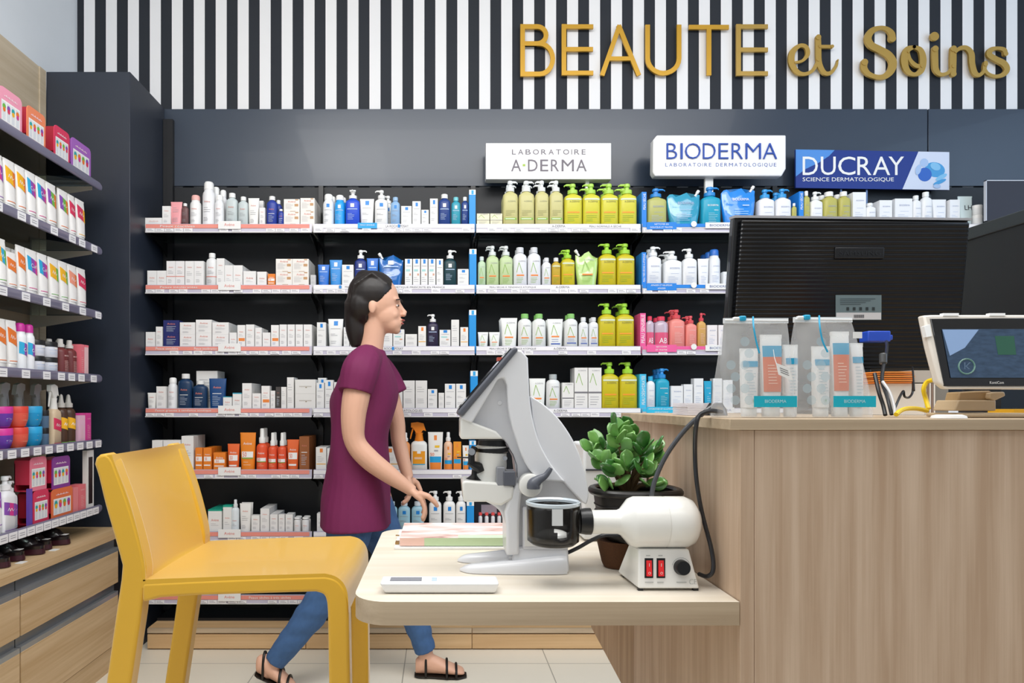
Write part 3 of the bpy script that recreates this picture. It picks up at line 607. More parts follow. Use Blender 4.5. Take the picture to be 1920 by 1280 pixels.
            mb.tube([(s*a*.75, -.6*a if s == 0 else 0, z+H*.9), (s*a*.92, -.9*a if s == 0 else 0, z+H*.84), (s*a*.95, -.95*a if s == 0 else 0, z+H*.74)], [.0035, .003, .0025], B, 8)
            out.append(('pump', mb.mesh('pump', smooth=45)))
    elif kind == 'tube':
        a = w/2; b = d/2; z0 = h*.13 if not b0 else -.006; mb = MB(); N = 7
        af = lambda v: a*(.84+.16*v); bf = lambda v: b*.8*(1-v)**.6+.0018
        mb.loft([(z0+(h-z0)*i/N, af(i/N), bf(i/N), 2.2+i/N*2) for i in range(N+1)], A, 24)
        if style == 'shine': pass
        else: prints(mb, style, round_surf(af, bf, z0, h*.985, lambda v: 2.2+v*2))
        mb.box((-a*1.0, -.0022, h-.006), (a*1.0, .0022, h+.0005), A)
        out = [('body', mb.mesh('body', smooth=50))]
        mb = MB(); mb.loft([(-b0, a*.80, b*.74, 2.2), (-b0+.002, a*.82, b*.78, 2.2), (z0, a*.82, b*.78, 2.2), (z0+.001, a*.8, b*.7, 2.2)], B, 24); out.append(('cap', mb.mesh('cap', smooth=45)))
    elif kind == 'refill_pouch':
        a = w/2; b = d/2; mb = MB(); N = 9; n = 24; rs = []
        for i in range(N+1):
            v = i/N; z = h*.93*v; aa = a*(.80+.2*math.sin(min(1, v*1.25)*PI/2)); bb = b*(1-v**2.2)*(.9+.1*math.sin(9*v))+.002; r = []
            for j in range(n):
                t = 2*PI*(j+.5)/n; xx = aa*math.copysign(abs(math.cos(t))**.8, math.cos(t)); yy = bb*math.copysign(abs(math.sin(t))**.8, math.sin(t))
                yy += .006*noise.noise(Vector((xx*30, v*4, 2)))*(v); zz = z+(.012*math.sin(xx*90+1)*v**3)+( -abs(xx/a)*.02*v**4)
                r.append(Vector((xx, yy, zz)))
            rs.append(r)
        body = mat(c1, .12, coat=.8); mb.rings(rs, body)
        prints(mb, style, lambda u, v, k: Vector((u*w*.8, -(b*(1-v**2.2)+.003)-.004-k*.0002, h*.85*v)))
        out = [('pouch_body', mb.mesh('pouch_body', smooth=60))]
        mb = MB(); s = -1 if x == 'L' else 1; c = Vector((s*a*.78, 0, h*.90)); ax = Vector((s*.55, 0, .83))
        mb.lathe([(-.012, .0055), (.006, .0055), (.006, .008), (.022, .0078), (.023, .006)], c, ax, B, 14); out.append(('spout_cap', mb.mesh('spout_cap', smooth=45)))
    elif kind == 'jar':
        a = w/2; mb = MB(); hb = h*.68
        if x == 'bowl': mb.lathe([(0, a*.62), (hb*.15, a*.8), (hb*.6, a*.97), (hb, a)], (0, 0, 0), (0, 0, 1), A, 28)
        else: mb.lathe([(0, a*.94), (.002, a*.98), (hb, a*.98)], (0, 0, 0), (0, 0, 1), A, 28)
        prints(mb, style, round_surf(lambda v: a*(.98 if x != 'bowl' else (.84+.14*v)), lambda v: a*(.98 if x != 'bowl' else (.84+.15*v)), .002, hb)); out = [('body', mb.mesh('body', smooth=50))]
        mb = MB(); mb.lathe([(0, a), (h-hb-.003, a), (h-hb, a*.95)], (0, 0, hb), (0, 0, 1), B, 28); out.append(('lid', mb.mesh('lid', smooth=45)))
    elif kind == 'gift_set':
        mb = MB(); r = .018; z2 = h; pts = [(-w/2, 0), (w/2, 0), (w/2, h-r)]+[(w/2-r+r*math.cos(R(q)), h-r+r*math.sin(R(q))) for q in (30, 60, 90)]+[(-w/2+r-r*math.sin(R(q)), h-r+r*math.cos(R(q))) for q in (0, 30, 60, 90)]
        mb.prism([Vector((p, -d/2, q)) for p, q in pts], (0, .003, 0), A)
        mb.box((-w/2, -d/2+.003, 0), (w/2, d/2, .004), B); mb.box((-w/2, -d/2+.003, h*.2), (-w/2+.003, d/2, h*.92), B); mb.box((w/2-.003, -d/2+.003, 0), (w/2, d/2, h*.5), B)
        mb.prism([Vector((p, d/2-.003, q*.97)) for p, q in pts], (0, .003, 0), B)
        y = -d/2-.0006; mb.add([(-w*.42, y, h*.12), (w*.40, y, h*.12), (w*.40, y, h*.66), (-w*.42, y, h*.66)], [(0, 1, 2, 3)], WH)
        for q in range(9): mb.add([(-w*.3+q*w*.066, y-.0003, h*.77), (-w*.3+q*w*.066+w*.045, y-.0003, h*.77), (-w*.3+q*w*.066+w*.045, y-.0003, h*(.80+.02*(q%2))), (-w*.3+q*w*.066, y-.0003, h*(.80+.02*(q%2)))], [(0, 1, 2, 3)], mat('F6DCE4', .5))
        cs = [('gr', 'ye'), ('pu', 'ma'), ('te', 'or_'), ('or_', 're')]
        for i in range(4):
            cx = -w*.31+i*w*.2; m1, m2 = HM[cs[(i+len(c1)+int(c1[1], 16)) % 4][0]], HM[cs[(i+int(c1[1], 16)) % 4][1]]
            mb.add([(cx-w*.07, y-.0003, h*.15), (cx+w*.06, y-.0003, h*.15), (cx+w*.08, y-.0003, h*.62), (cx-w*.08, y-.0003, h*.62)], [(0, 1, 2, 3)], mat('DDE0E4', .5))
            n = 10
            for q, (zz, rr, mm) in enumerate(((h*.50, w*.075, m1), (h*.42, w*.06, m2))):
                mb.add([(cx+rr*math.cos(2*PI*j/n), y-.0006-q*.0003, zz+rr*1.1*math.sin(2*PI*j/n)) for j in range(n)], [tuple(range(n))], mm)
        out = [('gift_set', mb.mesh('gift_set', smooth=20))]
    if b0 and kind != 'tube' and kind != 'gift_set':
        for v in out[0][1].vertices:
            if v.co.z < h*.05 and v.co.z < .004: v.co.z -= b0
    PRI[key] = out; return out
NAMES = {'divider': 'shelf_divider'}
CATS = {'carton': 'carton', 'divider': 'shelf divider', 'bottle': 'bottle', 'pump_bottle': 'bottle', 'spray_bottle': 'bottle', 'trigger_bottle': 'bottle', 'aerosol_can': 'spray can', 'dropper_bottle': 'bottle', 'stick': 'stick', 'tube': 'tube', 'refill_pouch': 'pouch', 'jar': 'jar', 'gift_set': 'gift set', 'photo_frame': 'frame'}
KN = {'B': 'carton', 'D': 'divider', 'b': 'bottle', 'p': 'pump_bottle', 's': 'spray_bottle', 't': 'trigger_bottle', 'a': 'aerosol_can', 'd': 'dropper_bottle', 'k': 'stick', 'T': 'tube', 'R': 'refill_pouch', 'J': 'jar', 'G': 'gift_set', 'f': 'photo_frame'}
PEND = []
def put(kind, w, h, d, c1, c2, style, x, loc, rz, desc, key, label=None, b0=0):
    parts = proto(kind, w, h, d, c1, c2, style, x, b0); nm = NAMES.get(kind, kind)
    if len(parts) == 1:
        o = bpy.data.objects.new(nm, parts[0][1]); COL.objects.link(o)
    else:
        o = bpy.data.objects.new(nm, None); o.empty_display_size = .02; COL.objects.link(o)
        for pn, me in parts:
            c = bpy.data.objects.new(pn, me); COL.objects.link(c); c.parent = o
    o.location = loc; o.rotation_euler = (0, 0, rz); o['category'] = CATS[kind]
    if label: o['label'] = label
    PEND.append((o, desc, key)); return o
# style, colour and words: code -> (kind, body, cap, style, x, description)
T_ = {
 'av': ('B', 'F1F0EE', None, 'av', 0, 'white carton with coral print'), 'avl': ('B', 'F1F0EE', None, 'avs', 0, 'low white carton with coral print'),
 'avp': ('B', 'F1EFEE', None, 'avp', 0, 'white carton with coral band'), 'avo': ('B', 'F3F1EE', None, 'avo', 0, 'white carton with orange block'),
 'avb': ('B', 'F1EDE6', None, 'avb', 0, 'white carton with tan patch'), 'pl': ('B', 'EEEDEA', None, 'plain', 0, 'plain white carton'), 'sq': ('B', 'E9E8E4', None, 'sq', 0, 'large square white carton'),
 'gy': ('B', 'CFCFCF', None, 'plain', 0, 'small grey carton'), 'nv': ('B', '20296A', None, 'wr', 0, 'navy carton with gold stripe'), 'og': ('B', 'EE8526', None, 'orn', 0, 'orange carton'), 'br': ('B', '9A5A2E', None, 'wr', 0, 'brown carton'),
 'dk': ('B', '4A4542', None, 'wr', 0, 'dark brown carton'), 'tt': ('B', 'EFEFEC', '2A9DB8', 'avs', 0, 'white carton with teal top'), 'tg': ('B', 'EFEFEC', '1FA58C', 'avs', 0, 'white carton with green top'),
 'pinkT': ('T', 'F2A3A8', 'F2A3A8', 'plain', 0, 'pink tube'), 'brb': ('b', '6E4C4C', 'F2F2F0', 'plain', 0, 'brown bottle with white cap'), 'pkf': ('a', 'F1F1F0', 'F0B7B0', 'av', 0, 'white foam can with pink cap'),
 'wa': ('a', 'EDEEF0', 'F4F4F2', 'av', 0, 'white spray can'), 'cl': ('b', 'C9D3D3', 'F4F4F2', 'av', 0, 'clear bottle with white cap'), 'wT': ('T', 'F1F0EC', 'F4F4F2', 'av', 0, 'white tube with coral print'),
 'cb': ('b', '243C9C', 'F2F2F0', 'wr', 'r', 'cobalt blue bottle with white cap'), 'wb': ('b', 'EDEEEE', 'F4F4F2', 'avp', 'r', 'white bottle with coral band'),
 'nb': ('b', '14365A', 'F0F0EE', 'wr', 0, 'navy bottle with white cap'), 'nT': ('T', '15467E', '123A66', 'wr', 0, 'glossy navy tube'),
 'lwa': ('a', 'EEF0F2', 'F4F4F2', 'lr', 0, 'white spray can with blue square'), 'lba': ('a', '1BA0EA', 'F4F4F2', 'lrw', 0, 'sky blue spray can'), 'lbp': ('p', '1B4CD0', 'F4F4F2', 'lrw', 'F', 'royal blue pump bottle'),
 'lT': ('T', 'F0F0EE', 'F4F4F2', 'lr', 0, 'white tube with blue square'), 'lp': ('p', 'F2F2F0', 'F4F4F2', 'lr', 'L', 'white pump bottle with blue square'), 'lc': ('b', '8DB4DC', '9CC0E2', 'lr', 0, 'pale blue clear bottle'),
 'lB': ('B', 'EEEEEC', None, 'lr', 0, 'white carton with blue square'), 'lBc': ('B', 'EEEEEC', None, 'lrc', 0, 'white carton with blue square and shade spot'), 'lBo': ('B', 'F2F0EC', None, 'lro', 0, 'white carton with orange square'),
 'lnb': ('b', '1A3C84', 'F2F2F0', 'lrw', 0, 'dark blue bottle with white cap'), 'ltb': ('b', '2E9DB4', '74CCD6', 'lrw', 0, 'teal bottle with pale teal cap'), 'lbT': ('T', '1C70D0', '1C70D0', 'lrw', 0, 'blue tube'), 'lsT': ('T', '2C8FDC', '9ED8EE', 'lrw', 0, 'light blue tube'),
 'lnp': ('p', '1A2F7C', 'F2F2F0', 'lrw', 'R', 'navy pump bottle'), 'lR': ('R', '1268B8', 'F2F2F0', 'lrw', 'L', 'glossy blue refill pouch'), 'lgp': ('p', '123C44', 'F2F2F0', 'lrw', 'R', 'dark green pump bottle'), 'lpp': ('p', '2A2140', 'F2F2F0', 'lrw', 'L', 'dark purple pump bottle'),
 'dv': ('D', '1E96E2', 'lr', 'dv', 0, 'upright blue divider strip'), 'dp': ('D', '2186E4', None, 'dv', 'PEAU SÈCHE', 'blue divider lettered in white'), 'da': ('D', '2186E4', None, 'dv', 'PEAU TRÈS SÈCHE À ATOPIQUE', 'blue divider with a long white line'),
 'ds': ('D', 'F0609F', None, 'dv', 'PEAU SENSIBLE', 'pink divider lettered in white'), 'dt': ('D', '45C2EC', None, 'dv', 'PEAU DÉSHYDRATÉE', 'pale turquoise divider lettered in white'),
 'lib': ('b', 'A8D4E4', 'DCE8F0', 'lr', 0, 'light blue bottle'),
 'crB': ('B', 'EDE8C8', None, 'adx', 0, 'flat cream carton'), 'yp': ('p', 'CFC98A', 'E8ECEC', 'ad3', 'R', 'pale gold pump bottle with clear pump'), 'ypl': ('p', 'CFC98A', 'E8ECEC', 'ad3', 'L', 'pale gold pump bottle with clear pump'),
 'gp': ('p', 'D6D03C', 'B4E05A', 'ad2', 'L', 'yellow bottle with lime pump'), 'gpa': ('p', 'CDBE1E', 'A6DC3C', 'ad2', 'L', 'golden yellow bottle with lime pump'), 'lg': ('b', 'BFD8B4', 'D8E4E0', 'ad', 0, 'small pale green bottle'),
 'lgb': ('p', 'C2D6A2', 'E2E8E6', 'ad', 'L', 'pale green pump bottle'), 'aw': ('b', 'E6E8EC', 'DADDE2', 'ad', 0, 'tall white bottle with green mark'), 'aws': ('b', 'E6E8EC', 'E6E8EC', 'ad', 0, 'small white bottle with green mark'),
 'gob': ('b', 'C6A62C', 'E6E8EA', 'ad2', 0, 'small gold bottle with white cap'), 'gR': ('R', 'BFE08A', 'EEEEEE', 'ad', 'L', 'glossy green refill pouch'), 'aT': ('T', 'EBEDEA', 'EEEEEC', 'ad', 0, 'white tube with green mark'), 'aTb': ('T', 'EBEDEA', 'EEEEEC', 'adb', 0, 'white tube with blue band'),
 'ag': ('b', 'ECEEEC', '8CCB70', 'ad', 'r', 'white bottle with green cap'), 'agb': ('b', 'ECEEEC', '8CCB70', 'adb', 'r', 'white bottle with green cap and blue band'), 'awb': ('b', 'E9EBEE', 'E4E6EA', 'adb', 0, 'slim white bottle with blue band'),
 'agr': ('b', 'EAECEC', 'B4BCBE', 'ad', 'r', 'white bottle with grey cap'), 'aB': ('B', 'ECEBE8', None, 'adx', 0, 'white carton with green mark'),
 'bo': ('p', 'B8B96C', '2E8CD8', 'bi', 'R', 'pale olive bottle with blue pump'), 'btR': ('R', '2A9CBE', 'F0F0EE', 'bi', 'R', 'crinkled teal refill pouch'), 'btp': ('p', '1BA3C4', '2A8FDA', 'biw', 'R', 'teal bottle with blue pump'), 'bbR': ('R', '1C8AE8', 'F0F0EE', 'biw', 'R', 'bright blue refill pouch'),
 'bwp': ('p', 'EEF0F4', '2E9CE0', 'bi', 'R', 'white bottle with blue pump'), 'bob': ('b', 'B9B45C', 'F2F2F0', 'bi', 0, 'olive bottle with white cap'), 'bp': ('p', 'EFF1F3', 'F2F4F4', 'bi', 'R', 'white pump bottle'), 'bpl': ('p', 'EFF1F3', 'F2F4F4', 'bi', 'L', 'white pump bottle'),
 'bb': ('b', 'EFF1F3', 'F2F4F4', 'bi', 0, 'white bottle with pale print'), 'bT': ('T', 'EDEFF2', 'EDEFF2', 'bi', 0, 'white tube with pale print'), 'bB': ('B', 'EEF0F2', None, 'bi', 0, 'white carton with pale blue print'), 'ba': ('a', 'EBEFF5', '2B6EC8', 'bi', 0, 'white spray can with blue cap'),
 'lh': ('T', 'CFE0E2', 'E4ECEC', 'lh', 0, 'pale tube lettered LH'), 'jw': ('J', 'ECEEEE', 'F2F2F0', 'no', 0, 'small white jar'), 'bab': ('b', 'E77A98', 'E0405C', 'biab', 'r', 'clear pink bottle with red cap'), 'bcp': ('p', 'EE9088', 'DC5058', 'bip', 'L', 'coral pump bottle'),
 'bam': ('p', 'D6A65C', 'D84452', 'bip', 'R', 'amber bottle with red pump'), 'bBp': ('B', 'F2ECEC', None, 'bi', 0, 'white carton with pink side'), 'bwt': ('b', 'EEF1F3', '32AEDC', 'bi', 'r', 'white bottle with teal cap'), 'btT': ('T', '22A6D0', '22A6D0', 'biw', 0, 'turquoise tube'),
 'oT': ('T', 'F08A22', 'EE7A24', 'or', 0, 'orange sun cream tube'), 'orT': ('T', 'EC6A30', 'F08028', 'orn', 0, 'red orange sun cream tube'), 'oa': ('s', 'EA5A34', 'F0F0EC', 'or', 'tall', 'red orange spray bottle'), 'ksp': ('s', 'F2C8A8', 'F2F2F0', 'kid', 0, 'white sun spray with orange base'), 'osp': ('s', 'EFA064', 'F2F2F0', 'orn', 0, 'peach sun spray bottle'),
 'otr': ('t', 'F2F2EE', 'F08A1E', 'tr', 'L', 'white bottle with orange trigger head'), 'kT': ('T', 'F1EFEA', 'EE8A34', 'kid', 0, 'white sun tube with blue and orange bands'), 'kB': ('B', 'F09A2E', None, 'kid', 0, 'orange carton with blue band'),
 'wsp': ('s', 'E4ECF0', 'E8ECEE', 'avs', 0, 'white spray bottle with pump top'), 'st': ('k', 'EEEDEC', 'F4F4F2', 'avs', 0, 'white lip balm stick'),
 'ls': ('k', 'EDEDEC', 'E0504C', 'no', 0, 'red capped lipstick'),
}
PX = PF
ROWS = {
 (0, 0): "avl 272 304 408|av 304 320 386|pinkT 318 340 377|brb 339 352 380|pkf 353 374 363|wa 376 400 337|wa* 394 411 348|wa* 409 424 354|wa 400 418 363|cl 422 444 360|cl 445 464 367|wT 464 485 370|av 486 497 389|av* 484 494 376|cb 498 519 366|cb* 514 528 374|cb 520 532 391|avb 532 562 373 s2|avb 563 590 371 s2 n3",
 (1, 0): "lwa 604 625 361|lwa* 614 630 366|lba 626 646 363|lba* 635 650 368|lbp 647 674 354|lT 674 701 371|lp 702 727 354|lp* 716 738 365|lc 732 750 368|lB 752 772 386|lB 773 789 377|lB 790 804 393|lB 806 821 372|lnb 822 845 362|ltb 846 864 368|lnb 865 879 368|dv 879.5 892 356",
 (0, 1): "avl 276 294 507|avl 294 312 507|avp 312 329 489|avp 329 346 489|av 347 364 489|av 364 382 489|wb 384 406 473|av 406 421 484 n5|avs 421 437 497 n2|avs 437 455 497 n4|avl 456 480 508|avl 482 500 509|og 502 516 513|avb 517 548 485 s2|avb 548 579 485 s2 n4|gy 582 592 515",
 (1, 1): "lbT 595 617 495|lsT 617 641 486|lB 641 663 496|lnp 664 687 467|lbT 687 709 483|lR 709 756 474|lBc 759 773 485|lBc 774 788 485|lBc 789 802 485|lBc 803 817 485|lB 818 831 485|lgp 832 856 467|lB 858 879 504|dv 880 893.5 467",
 (0, 2): "avl 273 291 622|av 292 305 612|nv 306 336 600 s2|av 337 366 604 s2|av 367 397 599 s2 n2|av 398 429 604 s2 n4|avl 430 444 623|avo 445 460 609|av 461 477 608 n4|av 478 491 614 n4|avl 492 507 623|avo 508 523 609|av 524 538 608|av 539 553 608|av 554 568 608|av 569 585 608 n4",
 (1, 2): "lB 594 611 604 n3|lT 614 643 597|lB 644 655 613|lB 656 690 622|avo 690 713 634|pl 714 736 594|lBc 737 758 617|pl 760 782 626|lBo 784 799 611|lpp 801 822 588|lBc 824 845 618|pl 846 861 599 n2|lBo 863 878 613|dv 879.5 893 581",
 (0, 3): "wT 275 292 736|av 293 311 724|wa 312 330 707|nb 331 358 700|nb 359 386 713|pl* 368 408 695 n2|nT 389 422 709|tt 418 435 743|tt 436 453 736|av 454 472 718 n5|av 473 489 737|avo 490 506 723|av 507 516 732|dk 517 526 725 n3|pl 527 537 725|pl 538 551 707 n3|sq 553 592 711 s2",
 (1, 3): "lB 593 608 717|lB* 596 612 708|lB 609 625 712|lB 626 660 716|lB 661 728 727|pl 729 755 726|pl 756 778 713|pl 779 801 713|lB 802 820 729|pl 822 833 736|lB 834 854 719 n2|lB 855 874 719|dv 882 896 695",
 (0, 4): "av 285 305 825|av 306 339 825|av 340 363 817 n6|og 366 380 839|og 381 397 839 n4|og 400 423 848|orT 425 448 832|oT 448 478 811|oa 478 500 803 n2|oa 501 518 811 n2|oa 519 536 811 n2|orT 537 560 824|br 561 580 818 n4",
 (1, 4): "lBo 592 612 838 n3|lB 613 640 840|lB 641 668 835|lB 669 708 832|lBo 709 748 838|osp 750 769 811|otr 770 801 791|kT 802 831 810|ksp 832 849 810|kB 850 865 828|kT 867 880 835|dv 880 892.5 826",
 (0, 5): "tg 390 416 955 n3|tg 418 434 947|wsp 432 447 937|wT 448 470 944 n2|av 471 487 966|av 488 505 953 n5|av 506 521 964 n4|av 522 534 964|av 535 549 964 n2|st 550 563 970 n2|st 565 579 970 n2",
 (1, 5): "lB 594 614 962|lB 616 650 960|lib 722 745 941|lib 746 769 941|lib 771 795 941|lp 804 828 921|lp 831 854 921|lp 855 874 921|dv 875 889 940",
 (2, 0): "crB 894 918 400|crB 919 942 400|yp 943 972 336 n2|yp 973 1003 336 n2|ypl 1004 1030 336 n2|ypl 1031 1057 336 n2|gp 1059 1093 341|gp 1094 1127 341 n2|gp 1128 1161 341 n2|gp 1162 1196 341 n2",
 (2, 1): "lg 896 911 480|lgb 912 936 459 n2|lgb 937 962 459 n2|aw 963 989 462 n2|aw 990 1015 462 n2|aws 1017 1034 482 n2|gob 1035 1052 482|gpa 1053 1079 466 n2|gR 1080 1123 467|gpa 1124 1157 454|gpa 1158 1192 454 n2",
 (2, 2): "aT 896 916 622|aT 917 938 622|aT 939 971 595 n3|ag 972 998 587|ag 999 1025 587 n2|aTb 1027 1057 597 n2|agb 1059 1085 587 n2|awb 1086 1104 594|awb 1105 1123 594 n2|gpa 1124 1156 567|gpa 1157 1191 567 n2",
 (2, 3): "aT 960 992 709|aT 993 1024 709|agr 1025 1052 701|aB 1054 1076 717|aB 1077 1102 689 n2|aB 1103 1128 689|gpa 1129 1162 678|gpa 1163 1197 678",
 (3, 0): "dp 1203 1212.5 360|bo 1215 1252 350|btR 1253 1316 355|btp 1317 1354 347|bbR 1355 1420 346|bwp 1424 1455 352|bwp 1457 1486 351 n2|bob 1486 1495 380",
 (4, 0): "dp 1498 1507 359|bob 1508 1520 357|bp 1521 1545 357|bob 1546 1574 357 n2|bob 1575 1598 357 n2|bB 1599 1624 360|bb 1625 1645 379 n2|bB 1649 1673 375|bB 1678 1711 372 n2|bb 1713 1730 365|bb 1731 1751 358|bT 1752 1779 372|bB 1781 1800 374 n2|lh 1801 1828 366|jw 1829 1848 383 s2",
 (3, 1): "da 1203 1212 473|bp 1213 1242 460 n2|bpl 1247 1281 468 n2|bpl 1282 1309 464|bT 1310 1331 484|ba 1332 1354 465 n3|bB 1356 1372 509|bB 1374 1392 500|bB 1394 1420 490|bb 1422 1445 470",
 (3, 2): "ds 1200 1211 587|bab 1212 1228 592|bab 1229 1256 592 n2|bcp 1257 1286 579 n2|bcp 1287 1308 591 n2|bam 1309 1325 586|bBp 1326 1345 609|bBp 1347 1365 609|bBp 1367 1385 609",
 (3, 3): "dt 1199 1212 701|bwt 1213 1230 705|btp 1231 1257 690 n3|bB 1258 1281 723|bB 1282 1299 720|bB 1301 1319 709|btT 1321 1336 714|bB 1337 1354 709|bB 1356 1374 712",
}
T_['avs'] = ('B', 'F1F0EE', None, 'avs', 0, 'white carton with coral print')
BAYS = ['left bay with coral strips', 'second bay with white strips', 'middle bay of green products', 'fourth bay with coloured dividers', 'right bay behind the monitor']
S_ = PF/F
for (b, r), txt in ROWS.items():
    for it in txt.split('|'):
        q = it.split(); code = q[0]; back = code.endswith('*'); code = code.rstrip('*')
        x0, x1, yt = float(q[1]), float(q[2]), float(q[3]); ns = 1; nb = 1
        for e in q[4:]:
            if e[0] == 's': ns = int(e[1:])
            if e[0] == 'n': nb = int(e[1:])
        k, c1, c2, st, xx, desc = T_[code]; kind = KN[k]
        w_ = (x1-x0-.6)*S_; d_ = min(w_*(.9 if kind in ('carton',) else .8), .07); 
        if kind == 'divider': d_ = .10
        if kind in ('tube', 'refill_pouch'): d_ = min(w_*.55, .05)
        if kind in ('aerosol_can', 'jar', 'dropper_bottle', 'spray_bottle', 'stick'): d_ = w_
        if kind == 'carton': d_ = max(.022, min(d_, .055))
        h_ = (YB[r]-yt)*S_; y0 = PF+(.062 if back else 0); 
        if kind == 'divider': y0 = PF-.004
        if back: f_ = (y0/PF); x0, x1 = CX+(x0-CX), CX+(x1-CX); w_ *= f_; h_ = ZP(yt, y0)-ZR[r]
        X = ((x0+x1)/2-CX)*y0/F
        for j in range(nb):
            yy = y0+d_/2+j*(d_+.002)
            if yy+d_/2 > 3.470: break
            for s in range(ns):
                dd = desc+(', front' if 0 else '')
                put(kind, w_, h_/ns-.0004, d_, c1, c2, st, xx, (X, yy, ZR[r]+s*h_/ns), 0, desc, (b, r, j+(1 if back else 0), s, ns), None, B0 if s == 0 else 0)
# labels that single each one out
import collections
ORD = ['first', 'second', 'third', 'fourth', 'fifth', 'sixth', 'seventh', 'eighth', 'ninth', 'tenth', 'eleventh', 'twelfth', 'thirteenth', 'fourteenth']
RW = ['top', 'second', 'third', 'fourth', 'fifth', 'sixth', 'lowest']
BW = ['coral strip bay', 'white strip bay', 'green bottle bay', 'divider bay', 'rightmost bay']
def finish_labels():
    g = collections.OrderedDict()
    for o, d, k in PEND:
        if 'label' in o: continue
        g.setdefault((k[0], k[1], d), []).append((o, k))
    for (b, r, d), L_ in g.items():
        tail = '%s shelf, %s' % (RW[r], BW[b]); xs = sorted(set(round(o.location.x, 3) for o, k in L_))
        for o, k in L_:
            i = xs.index(round(o.location.x, 3)); s = d
            if k[4] == 2: s = ('upper ' if k[3] else 'lower ')+s
            if len(xs) > 1: s += ', '+(ORD[i]+' from left' if i else 'leftmost')
            if k[2] > 0: s += ', '+['', 'one behind', 'two behind', 'three behind', 'four behind', 'five behind', 'six behind'][k[2]]
            o['label'] = s+', '+tail
            if len(L_) > 1: o['group'] = d+' on the '+tail
            n = len(o['label'].split())
            if n > 16: o['label'] = s.replace(' with ', ' ')+', '+tail
# lipstick display on the sixth shelf
z6 = ZR[5]-B0; t = thing('display_stand', 'dark lipstick display tray with a red base and header, sixth shelf', 'display', (XP(912, PF), 3.33, z6))
mb = MB(); mb.box((XP(891, PF), 3.30, z6), (XP(945, PF), 3.38, z6+.012), mat('C8303C', .4)); mb.box((XP(891, PF), 3.385, z6), (XP(945, PF), 3.39, z6+.155), mat('2B2A30', .5)); mb.box((XP(905, PF), 3.383, z6+.10), (XP(935, PF), 3.385, z6+.145), mat('B8A8B0', .5)); mb.box((XP(891, PF), 3.30, z6+.012), (XP(945, PF), 3.305, z6+.055), mat('C8303C', .4)); mb.build('tray', t)
for i, px in enumerate((902, 914, 926, 938)):
    put('stick', .019, .102, .019, 'EDEDEC', 'E0504C', 'no', 0, (XP(px, PF), 3.33, z6+.0125), 0, 'red capped lipstick in the dark display', (2, 5, 0, 0, 1))
# ------------------------------------------------------------------ left shelving run
XL = -1.53
ZL = [2.155, 1.866, 1.577, 1.293, 1.004, .710]
GREYL = mat('77748A', .3, coat=.3); LBR = mat('CFC6BC', .5)
LN = ['top', 'second', 'third', 'fourth', 'fifth', 'sixth']
mb = MB(); mb.box((-1.90, 1.5, .604), (-1.842, 3.108, ZPIL), W_panel); mb.box((-1.842, 3.06, .606), (-1.836, 3.108, ZPIL), W_panel)
o = mb.build('wood_cladding', bevel=.001, org=(-1.87, 2.3, .6)); tag(o, 'pale wood panel carrying the shelves along the left wall', 'wall panel')
for r, z in enumerate(ZL):
    t = thing('side_shelf', 'grey edged glass shelf of the left run, %s from the top' % ('first' if r == 0 else LN[r]), 'shelf', (XL-.15, 2.3, z), 'shelves of the left run')
    mb = MB(); mb.box((-1.838, 1.5, z-.004), (XL-.008, 3.0, z+.006), GLASS); mb.build('glass_panel', t)
    mb = MB(); y1 = 3.012; mb.loft([(1.5, .006, .018, 3), (y1-.02, .006, .018, 3), (y1, .004, .012, 2)], GREYL, 16); mb.v = [Vector((v.x+XL, v.z, v.y+z-.004)) for v in mb.v]; mb.f = [f[::-1] for f in mb.f]; mb.build('edge_rail', t)
    for ye in (2.985, 2.29):
        mb = MB(); mb.prism([(-1.836, ye, z-.006), (XL-.03, ye, z-.006), (XL-.03, ye, z-.02), (-1.836, ye, z-.065)], (0, .006, 0), LBR); mb.build('bracket', t)
    rnd = random.Random(90+r); y = 2.2
    while y < 2.97:
        if r: 
            mb = MB(); mb.box((XL+.006, y, z-.022), (XL+.0085, y+.045, z+.008), TAGW)
            for q in range(2): mb.box((XL+.0085, y+.006, z-.012+q*.008), (XL+.009, y+.036, z-.010+q*.008), TAGG)
            mb.build('price_tag', t)
        y += .052 if r == 5 else rnd.choice((.075, .1, .13)) if r < 4 else .075
XF = XL-.012
def YL(px): return 1250*(-XF)/(CX-px)
def lput(code, x0, x1, h, r, desc, kind=None, dz=0, dx=0, d=None, n=1, c=None, lab=None):
    k, c1, c2, st, xx = c; kind = KN[k]; y0, y1 = YL(x0), YL(x1)
    if dx > .06: y0, y1 = [1250*(-(XF-dx))/(CX-p) for p in (x0, x1)]
    w_ = (y1-y0)*.96
    if d is None: d = {'tube': .045, 'carton': .045, 'gift_set': .06}.get(kind, w_)
    for j in range(n):
        o = put(kind, w_, h, d, c1, c2, st, xx, (XF-d/2-dx-j*(d+.003), (y0+y1)/2, ZL[r]+.0065+dz), R(90), desc, ('L', r, j, 0, 1), lab)
    return o
SHN = ['top', 'second', 'third', 'fourth', 'fifth', 'sixth']
LW = lambda s, r: '%s, %s left shelf' % (s, SHN[r])
for c1, c2, nm, x0, x1 in (('F2A0B8', 'C8304C', 'pink', -2, 42), ('F08A60', 'B02038', 'orange', 50, 86), ('DC3C60', 'A81830', 'crimson', 101, 131), ('A868C0', '8A3C98', 'purple', 133, 171)):
    lput('', x0, x1, .135, 0, nm, c=('G', c1, c2, 'no', 0), lab=LW('%s cardboard gift set with four pictured tubes' % nm, 0))
lput('', -24, -4, .135, 0, 'x', c=('G', 'F2A0B8', 'C8304C', 'no', 0), lab=LW('second pink cardboard gift set, nearest the camera', 0))
